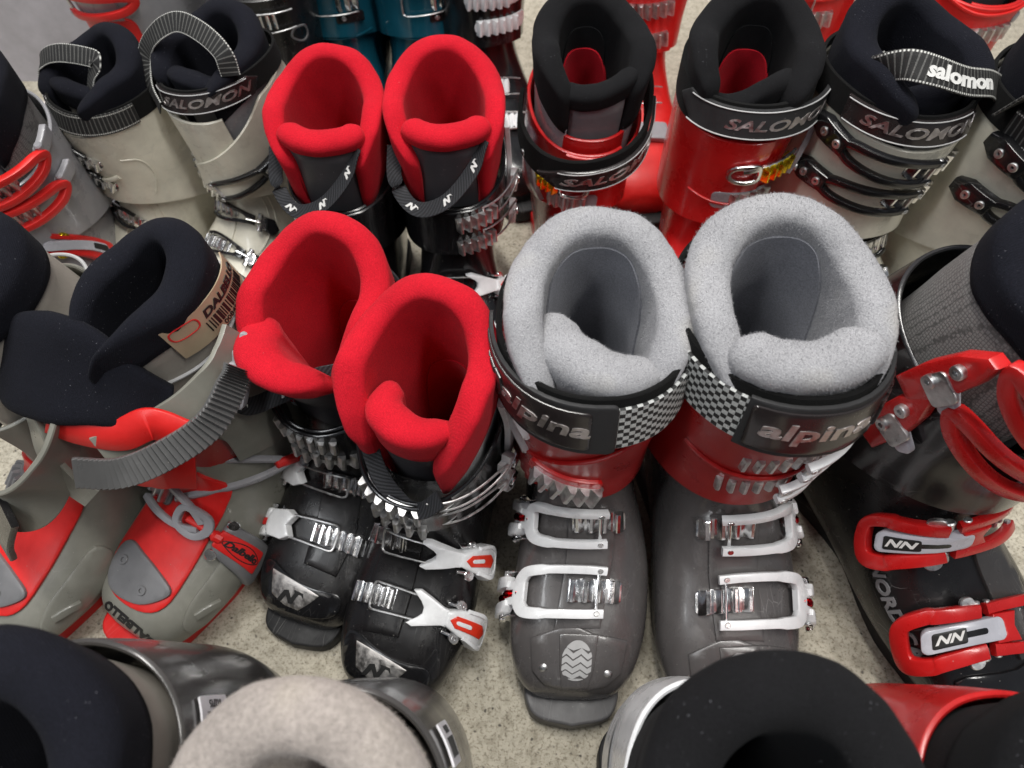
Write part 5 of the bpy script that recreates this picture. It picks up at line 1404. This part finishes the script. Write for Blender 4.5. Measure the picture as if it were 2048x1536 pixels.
# ---- red boots with black liners
def boot_scarlet(px, py, s, yaw, label, side, loose):
    r = boot_root(*place(px, py, s=s, yaw=yaw), label)
    lower_shell(r, REDP, seed=3+side); sole(r, REDP)
    if loose:
        cuff(r, REDP, -1, .5, vt=lambda t: 2.9+.8*(1-math.cos(t))/2)
        cuff(r, REDP, -1, gap=-.2, vb=lambda t: 1.5, vt=lambda t: 3.4, c0=-.007, name='cuff_tongue')
    else: cuff(r, REDP, 1, .5, vt=lambda t: 4.1)
    collar(r, BLACKF, SILVERP, gap=.62, th=.022, thfr=.014, seed=21+side, back=.366, side=.344, front=.275 if loose else .285, seam=.05)
    def ps(p):
        k = max(0, (p.z-.25)/.08)
        if loose: return Vector((p.x+.004*k, p.y, p.z+(.35*max(0, p.y)-.1*max(0, -p.y))*k))
        return Vector((p.x-.012*k*max(0, p.y/.04), p.y, p.z+(.30*p.y-.25*max(0, -p.y))*k+.006*k*math.sin(p.y*90)))
    tongue(r, BLACKF, TONGUEL if loose else TONGUEP, zt=.318, R_=.048, wa=1.1, xc=.051, th=.017, post=ps, seed=11+side, faceh=.022, drop=.0)
    inner_patch(r, BLACKF, ztp=.330, half=1.5, name='inner_panel')
    inner_patch(r, REDF, ztp=.305, half=1.9, proud=.0034)
    # strap
    if loose:
        SM = StrapMap(CUFF, 3.35, lambda t: .006+.011*max(0, math.cos(t+.4)), lambda t: .55*math.sin(t-.2)-.45*math.cos(t))
        ps_ = band(r, SM, -1.9, 1.9, .032, .0045, VELOUR, 'power_strap')
        SM3 = StrapMap(CUFF, 3.12, lambda t: .0125+.011*max(0, math.cos(t+.4)), SM.dv, a0=.022)
        bd = part(ps_, 'strap_badge', lambda bm: plate(bm, [(-.070, 0), (-.050, .0125), (.066, .0125), (.066, -.0125), (-.050, -.0125)], -.0005, .003, .0016, SM3), EMBOSS)
        part(bd, 'lettering', lambda bm: text(bm, 'SALOMON', .0125, SM3, (0, 0), .0026, .0034, .3, 1.6, .0003), EMBOSSL)
        part(bd, 'stitching', lambda bm: [sweep(bm, [(-.052, s_*.0106, .003), (0, s_*.0108, .003), (.064, s_*.0106, .003)], .0010, .0012, SM3, n=60, rnd=1, per=6) for s_ in (-1, 1)], PRINTG)
    else:
        SM = StrapMap(STRAPS, 1.30, .0012, lambda t: .02*math.sin(t))
        ps_ = band(r, SM, -PI, PI, .032, .0045, VELOUR, 'power_strap')
        SM3 = StrapMap(STRAPS, 1.28, lambda t: .0062+.010*max(0, math.sin(t))**3, SM.dv, a0=.016)
        bd = part(ps_, 'strap_badge', lambda bm: plate(bm, [(-.082, 0.003), (-.070, .0135), (.066, .0135), (.090, .005), (.092, .000), (.066, -.0135), (-.060, -.0135)], -.0005, .003, .0016, SM3), RUBBER)
        part(bd, 'lettering', lambda bm: text(bm, 'SALOMON', .0128, SM3, (.018, -.001), .0026, .0034, .3, 1.6, .0003), EMBOSSL)
        part(bd, 'stitching', lambda bm: [sweep(bm, [(-.066, s_*.0115, .0032), (0, s_*.0118, .0032), (.064, s_*.0115, .0032), (.088, s_*.002, .0032)], .0012, .0014, SM3, n=80, rnd=1, per=6) for s_ in (-1, 1)], PRINTG)
    M1 = Map(CUFF, 2.75 if not loose else 1.25, .0 if not loose else -.008, side*.08); Ms = sided(M1, side)
    b = part(r, 'buckle', lambda bm: (sweep(bm, [(.004, -.0085, .007), (.022, -.0085, .008), (.022, .0085, .008), (.004, .0085, .007), (-.002, 0, .007)], .005, .005, Ms, closed=True, n=40, rnd=.7), sweep(bm, [(.010, .004, .007), (.036, .007, .009), (.060, .008, .012)], .005, .004, Ms, n=30, rnd=.6)), CHROME)
    ladder(b, Ms, .024, .056, .0155, 5, GOLD, .0085, c0=.008)
    Mr = Rigid(CUFF, 2.9 if not loose else 1.9, side*.070, side*(1.25), c0=.010)
    lv = part(b, 'lever', lambda bm: sweep(bm, [(-.020, 0, .004), (.0, .003, .006), (.022, 0, .006), (.042, -.006, .001)], .012, .006, Mr, n=24, rnd=.4), SILVERP)
    part(lv, 'rivet', lambda bm: disc(bm, -.014, 0, .006, .010, .004, Mr, 12), STEEL)
    ladder(r, Map(CUFF, 1.35 if not loose else .55, side*.020, side*.05), -.030 if side < 0 else -.014, .014 if side < 0 else .030, .019, 5, STEEL, .006, c0=.004, rivet=(.020 if side < 0 else -.020))
    part(r, 'cuff_mount', lambda bm: plate(bm, rrect(-.030, .026, -.011, .011, .006), .003, .0055, .001, Map(CUFF, 1.35 if not loose else .55, side*.020, side*.05)), SILVERP)
    rivets(r, Map(CUFF, 2.2, -side*.014, 0), [(0, 0)], .0035, DARKRED, hole=.002)
    rivets(r, Map(CUFF, .8, -side*.012, 0), [(0, 0)], .0035, DARKRED, hole=.002)
    part(r, 'cuff_relief', lambda bm: sweep(bm, [(-.03, .004, .005), (.0, -.003, .0055), (.035, -.003, .005)], .003, .003, Map(CUFF, 1.3, -side*.004), n=30, rnd=.9), REDP)
    part(r, 'ankle_buckle', lambda bm: plate(bm, rrect(-.012, .012, -.010, .010, .003), .001, .005, .001, Map(LOWER, 5.4, .0)), WHITEP)
    part(r, 'shell_relief', lambda bm: sweep(bm, [(.034, .045, .0005), (.038, .0, .0007), (.032, -.06, .0004)], .004, .003, Map(LOWER, 6.2), n=30, rnd=.9), REDP)
    return r

# ---- silver boot with red cuff buckles (far left)
def boot_silver(px, py, s, yaw, label):
    r = boot_root(*place(px, py, s=s, yaw=yaw), label)
    lower_shell(r, SILVERP, seed=9); sole(r, RUBBER)
    cuff(r, SILVERP, 1, .5, vt=lambda t: 2.9+.6*(1-math.cos(t))/2)
    collar(r, NAVYF, HEX if False else CARBON, gap=.6, th=.021, thfr=.015, seed=9, seam=.045, back=.36, side=.338, front=.28)
    tongue(r, NAVYF, TONGUEL, zt=.322, R_=.046, wa=1.1, xc=.051, th=.018, seed=9)
    for v in (3.3, 2.0):
        M = Map(CUFF, v, .018, .10)
        cuff_fork(r, M, 1, -.020, .052, .0105, .0075, REDP2, c=.012, lever=False, h=.008)
        ladder(r, M, -.030, .018, .0165, 6, STEEL, .007, c0=.004)
        part(r, 'adjusting_link', lambda bm: (plate(bm, rrect(.050, .082, -.006, .006, .003), .004, .010, .001, M), rod(bm, (.054, .004, .010), (.054, .010, .010), .004, M)), SILVERP)
    M = Map(LOWER, 8.2, .018, -.35)
    b = part(r, 'buckle', lambda bm: (sweep(bm, [(-.046, .008, .010), (-.01, .012, .014), (.020, .008, .016)], .006, .006, M, n=24, rnd=.4), sweep(bm, [(-.046, -.008, .010), (-.01, -.011, .014), (.020, -.008, .016)], .006, .006, M, n=24, rnd=.4), plate(bm, rrect(.014, .066, -.013, .013, .004), .010, .018, .002, M)), REDP2)
    l = part(b, 'lever', lambda bm: plate(bm, rrect(-.004, .052, -.006, .006, .004), .012, .0205, .001, M), SILLIGHT)
    part(l, 'badge', lambda bm: plate(bm, rrect(.034, .050, -.0035, .0035, .001), .019, .0212, 0, M), PRINTK)
    [part(b, 'pin', lambda bm: disc(bm, .010, s_*.0115, .010, .018, .004, M, 12), GOLD) for s_ in (-1, 1)]
    part(r, 'shell_overlap', lambda bm: plate(bm, [(.004, .020), (-.030, .018), (-.036, .05), (-.030, .10), (.006, .10), (.005, .06)], -.001, .0026, .0012, Map(LOWER, 2.4)), SILVERP)
    return r

# ---- plain models for the far row and the near row
def boot_simple(pos, label, shellm, cuffm, padm, skinm, solem, kind, shear=0.0, seed=1, **kw):
    r = boot_root(*pos, label, shear=shear)
    lower_shell(r, shellm, seed=seed); sole(r, solem)
    cuff(r, cuffm, kw.get('flip', 1), .5, vt=kw.get('vt', lambda t: 3.2+.6*(1-math.cos(t))/2), spread=kw.get('spread', 0), c0=kw.get('c0', 0))
    collar(r, padm, skinm, gap=.62, th=kw.get('th', .022), thfr=.015, seed=seed+1, seam=kw.get('seam', .045), back=kw.get('back', .36), side=kw.get('sidez', .338), front=.28, fine=kw.get('fine', 0), namp=kw.get('namp', .0016))
    tongue(r, padm, skinm or TONGUEP, zt=.32, R_=.046, wa=1.1, xc=.051, th=.018, seed=seed+2)
    return r

# ================================================================== the boots, back row first
def G(x, y, yaw, s=1.0): return (x, y, yaw, s)

# far row
r = boot_simple(G(-.455, .85, -20, 1.0), 'silver boot with a red wing behind the cream boots, top left of the photo', SILVERP, SILVERP, NAVYF, SILVERP, REDP, 'c', seed=31)
part(r, 'red_tongue_shell', lambda bm: plate(bm, rrect(-.04, .04, -.02, .02, .01), .001, .005, .002, Map(CUFF, 1.2, 0)), REDP2)
cuff_fork(r, Map(CUFF, 2.6, 0, .1), 1, -.030, .05, .011, .008, REDP2, c=.010, lever=False)
r = boot_simple(G(-.285, .83, 14, 1.0), 'black boot with an oval emblem between the cream boot and the teal boots', BLACKM, BLACKM, BLACKF, None, RUBBER, 'b', seed=32)
part(r, 'emblem', lambda bm: sweep(bm, [(-.008, 0, .005), (-.003, .009, .005), (.010, .008, .005), (.012, -.003, .005), (.003, -.008, .005)], .0025, .002, Map(CUFF, 1.4, .028), closed=True, n=30, rnd=.9), DGREY)
buckle_wire(r, Map(CUFF, 2.3, .0), 1, lad=(-.03, .01), ln=6, lever=False)
buckle_wire(r, Map(LOWER, 5.6), 1, lad=(-.05, -.01), ln=6, lever=False)
for x, lb, yw in ((-.222, 'teal boot behind the gap left of the two rear red-lined boots', -4), (-.118, 'teal boot with a small black buckle, next to the black boot with white ladders', 6)):
    r = boot_simple(G(x, .90, yw, 1.0), lb, TEAL, TEAL, BLACKF, None, TEAL, 't', seed=33, vt=lambda t: 3.6)
    M = Map(CUFF, .9, .026)
    part(r, 'buckle_mount', lambda bm: plate(bm, rrect(-.014, .020, -.006, .006, .002), .003, .006, .001, M), BLACKM)
    part(r, 'rivet', lambda bm: disc(bm, -.006, 0, .005, .0075, .003, M, 12, hole=.0015), STEEL)
    buckle_wire(r, Map(CUFF, 1.6, .012), 1, lad=(.0, .03), ln=3, lever=False)
    part(r, 'cuff_edge', lambda bm: sweep(bm, [(-.06, .004, .0015), (-.02, -.003, .002), (.02, -.003, .002), (.06, .004, .0015)], .003, .003, Map(CUFF, .05), n=40, rnd=.9), TEAL)
r = boot_simple(G(-.035, .880, 22, 1.0), 'black boot with white ladders, its toe on the floor between black and red boots', BLACKP, BLACKP, BLACKF, None, RUBBER, 'w', seed=34)
for v, a in ((2.2, .0), (.95, .012)):
    M = Map(CUFF, v, a-.012, .0)
    ladder(r, M, -.026, .022, .018, 6, WHITEP, .007, c0=.0035, rivet=.030)
    part(r, 'ladder_mount', lambda bm: plate(bm, rrect(-.028, .040, -.0095, .0095, .009), .002, .0055, .001, M), WHITEP)
for v in (5.6, 4.0):
    M = Map(LOWER, v, -.004, -.2)
    ladder(r, M, -.030, .012, .019, 6, WHITEP, .007, c0=.0035)
    buckle_wire(r, M, 1, lad=(-.028, .0), ln=3, lever=False)
def far_red(pos, lb, seed):
    r = boot_simple(pos, lb, REDP2, REDP2, BLACKF, None, RUBBER, 'r', seed=seed)
    for v in (2.1, .6):
        M = Map(CUFF, v, .0, .12)
        ladder(r, M, -.026, .022, .018, 6, STEEL, .007, c0=.0035)
    part(r, 'cuff_edge', lambda bm: sweep(bm, [(-.06, .010, .0055), (-.02, .0, .006), (.02, .003, .006), (.06, .014, .0055)], .004, .003, Map(CUFF, 3.0), n=40, rnd=.9), REDP2)
    buckle_wire(r, Map(LOWER, 5.6), 1, lad=(-.04, .0), ln=5, lever=False)
    b = part(r, 'buckle', lambda bm: plate(bm, rrect(-.02, .03, -.012, .012, .004), .002, .010, .002, Map(LOWER, 4.0)), SILVERP)
    return r
far_red(G(.158, .865, 4), 'bright red boot seen in the gap between the two scarlet boots', 35)
r = far_red(G(.345, .845, -10), 'red boot with wire clips, behind the scarlet boot with the pointed strap', 36)
for v in (2.7, 1.4): buckle_wire(r, Map(CUFF, v, -.03), -1, lad=(-.01, .02), ln=3, lever=False)
r = far_red(G(.515, .815, 8), 'red boot with round screw heads, top right of the photo behind the cream boots', 37)
for v, a in ((2.6, .030), (1.0, .0), (.2, .02)): rivets(r, Map(CUFF, v, a, 0, .004), [(0, 0)], .0065, SILVERP)

# second row
boot_silver(-120, 190, .92, 12, 'silver boot with two red cuff buckles and a red foot buckle, at the left edge')
boot_cream(176, 150, .79, -36, 'cream boot with a striped strap wound over its black liner, leftmost cream boot', -1, 'twist')
boot_cream(412, 112, .84, -28, 'cream boot with a big strap loop standing up over its liner', 1, 'flared')
boot_red_liner(643, 208, None, None, .885, -1, 'glossy black boot with red liner, rear left of the four red-lined boots', yaw=-2, foot=False)
boot_red_liner(888, 195, None, None, .90, 1, 'glossy black boot with red liner, rear right of the four red-lined boots', yaw=4, foot=False)
boot_scarlet(1186, 112, .91, 8, 'scarlet boot whose black strap hangs loose round the cuff', -1, True)
boot_scarlet(1508, 116, .95, -10, 'scarlet boot with a black strap closed straight across the cuff', 1, False)
boot_cream(1836, 122, .98, 24, 'cream boot with white lettering on a strap laid across its black liner', 1, 'front')
boot_cream(2215, 160, 1.0, 24, 'cream boot cut off by the right edge, only its plain side in view', 1, 'side')

# middle row
boot_open_edge(-120, 585, -10, 1320, .97, 'grey-green boot with red instep at the left edge, half out of the photo')
boot_open(262, 600, 310, 1330, .95, 'grey-green boot wide open with its black tongue flopped out to the left', yaw=-32)
boot_red_liner(606, 592, 600, 1285, .90, -1, 'black boot with red liner and broad folded tongue, front left of the four red-lined boots', variant='fold_wide')
boot_red_liner(822, 735, 775, 1400, .90, 1, 'black boot with red liner and curled tongue, nearest of the four red-lined boots', variant='fold_small')
boot_fleece(1200, 620, 1140, 1440, 1.0, True, 'dark grey boot with red cuff and grey fleece liner whose tongue is twisted inwards')
boot_fleece(1592, 606, 1445, 1440, 1.04, False, 'dark grey boot with red cuff and grey fleece liner, its tongue pulled straight across')
boot_red_buckles(2195, 605, 1.07, 22, 'black boot with wide red buckles and silver inserts at the right edge')

# near row, cut by the lower edge
def sticker(r, th, v, off):
    SMs = StrapMap(CUFF, v, off, tilt=0)
    M = lambda p: SMs.th(th+p[0]/.058, p[1], p[2])
    Mf = lambda p: M((-p[1], p[0], p[2]))
    s = part(r, 'paper_label', lambda bm: plate(bm, rrect(-.016, .016, -.009, .009, .001), -.0006, .0005, 0, Mf, step=.004), PAPER)
    part(s, 'barcode', lambda bm: (barcode(bm, Mf, -.012, .010, -.002, .006, .0005, .0009, 3, 14), text(bm, '012715', .0048, Mf, (-.001, -.0055), .0005, .0009)), PRINTK)
def side_trim(r):
    SMs = StrapMap(CUFF, 1.6, .006, tilt=0)
    M = lambda p: SMs.th(2.2+p[0]/.058, p[1], p[2])
    part(r, 'side_buckle', lambda bm: (plate(bm, smooth_poly([(.020, .030), (.006, .034), (-.004, .020), (-.006, -.010), (.004, -.026), (.018, -.018)]), 0, .005, .002, lambda p: M((p[0]-.045, p[1], p[2])))), SILVERP)
    MO = lambda p: M((-p[1], p[0], p[2]))
    lg = part(r, 'oval_emblem', lambda bm: sweep(bm, [(-.026, .000, 0), (-.014, .009, 0), (.010, .009, 0), (.026, 0, 0), (.010, -.009, 0), (-.014, -.009, 0)], .0016, .0012, MO, closed=True, n=50, rnd=1, per=6), PRINTW)
    part(lg, 'lettering', lambda bm: text(bm, 'DALBELLO', .0088, MO, (0, 0), -.0004, .0005, .25, 1.0, .0004), PRINTK)
def near(x, y, yaw, s, label, shellm, cuffm, padm, skinm, **kw):
    return boot_simple(G(x, y, yaw, s), label, shellm, cuffm, padm, skinm, RUBBER, 'n', shear=kw.pop('shear', .045), **kw)
r = near(-.345, .020, -20, 1.0, 'dark boot with a white sticker in the lower left corner', CHARC, plastic('smoky dark red plastic', (.075, .03, .03), .2, .3, .8), NAVYF, LEATHER, seed=41)
sticker(r, 2.05, 3.1, .0062)
r = near(-.222, .012, -16, 1.0, 'grey boot with navy liner and leather-look side, lower left', CHARC, CHARC, NAVYF, LEATHER, seed=42, spread=.004)
sticker(r, 2.30, 3.0, .0062)
side_trim(r)
r = near(-.090, -.010, -10, 1.0, 'dark boot with a thick beige fleece liner at the bottom edge', BLACKM, CHARC, BEIGEF, BEIGEF, seed=43, spread=.006)
sticker(r, 2.35, 3.05, .0066)
r = near(.108, -.003, 0, 1.02, 'white boot with a plain black liner, nearest the camera at the bottom', WHITEP, WHITEP, BLACKF, BLACKF, seed=44, vt=lambda t: 2.6, c0=-.0095)
r = near(.246, -.010, 6, 1.0, 'red boot with a black liner in the lower right corner', REDP, REDP, BLACKF, BLACKF, seed=45, vt=lambda t: 3.6, c0=-.004)
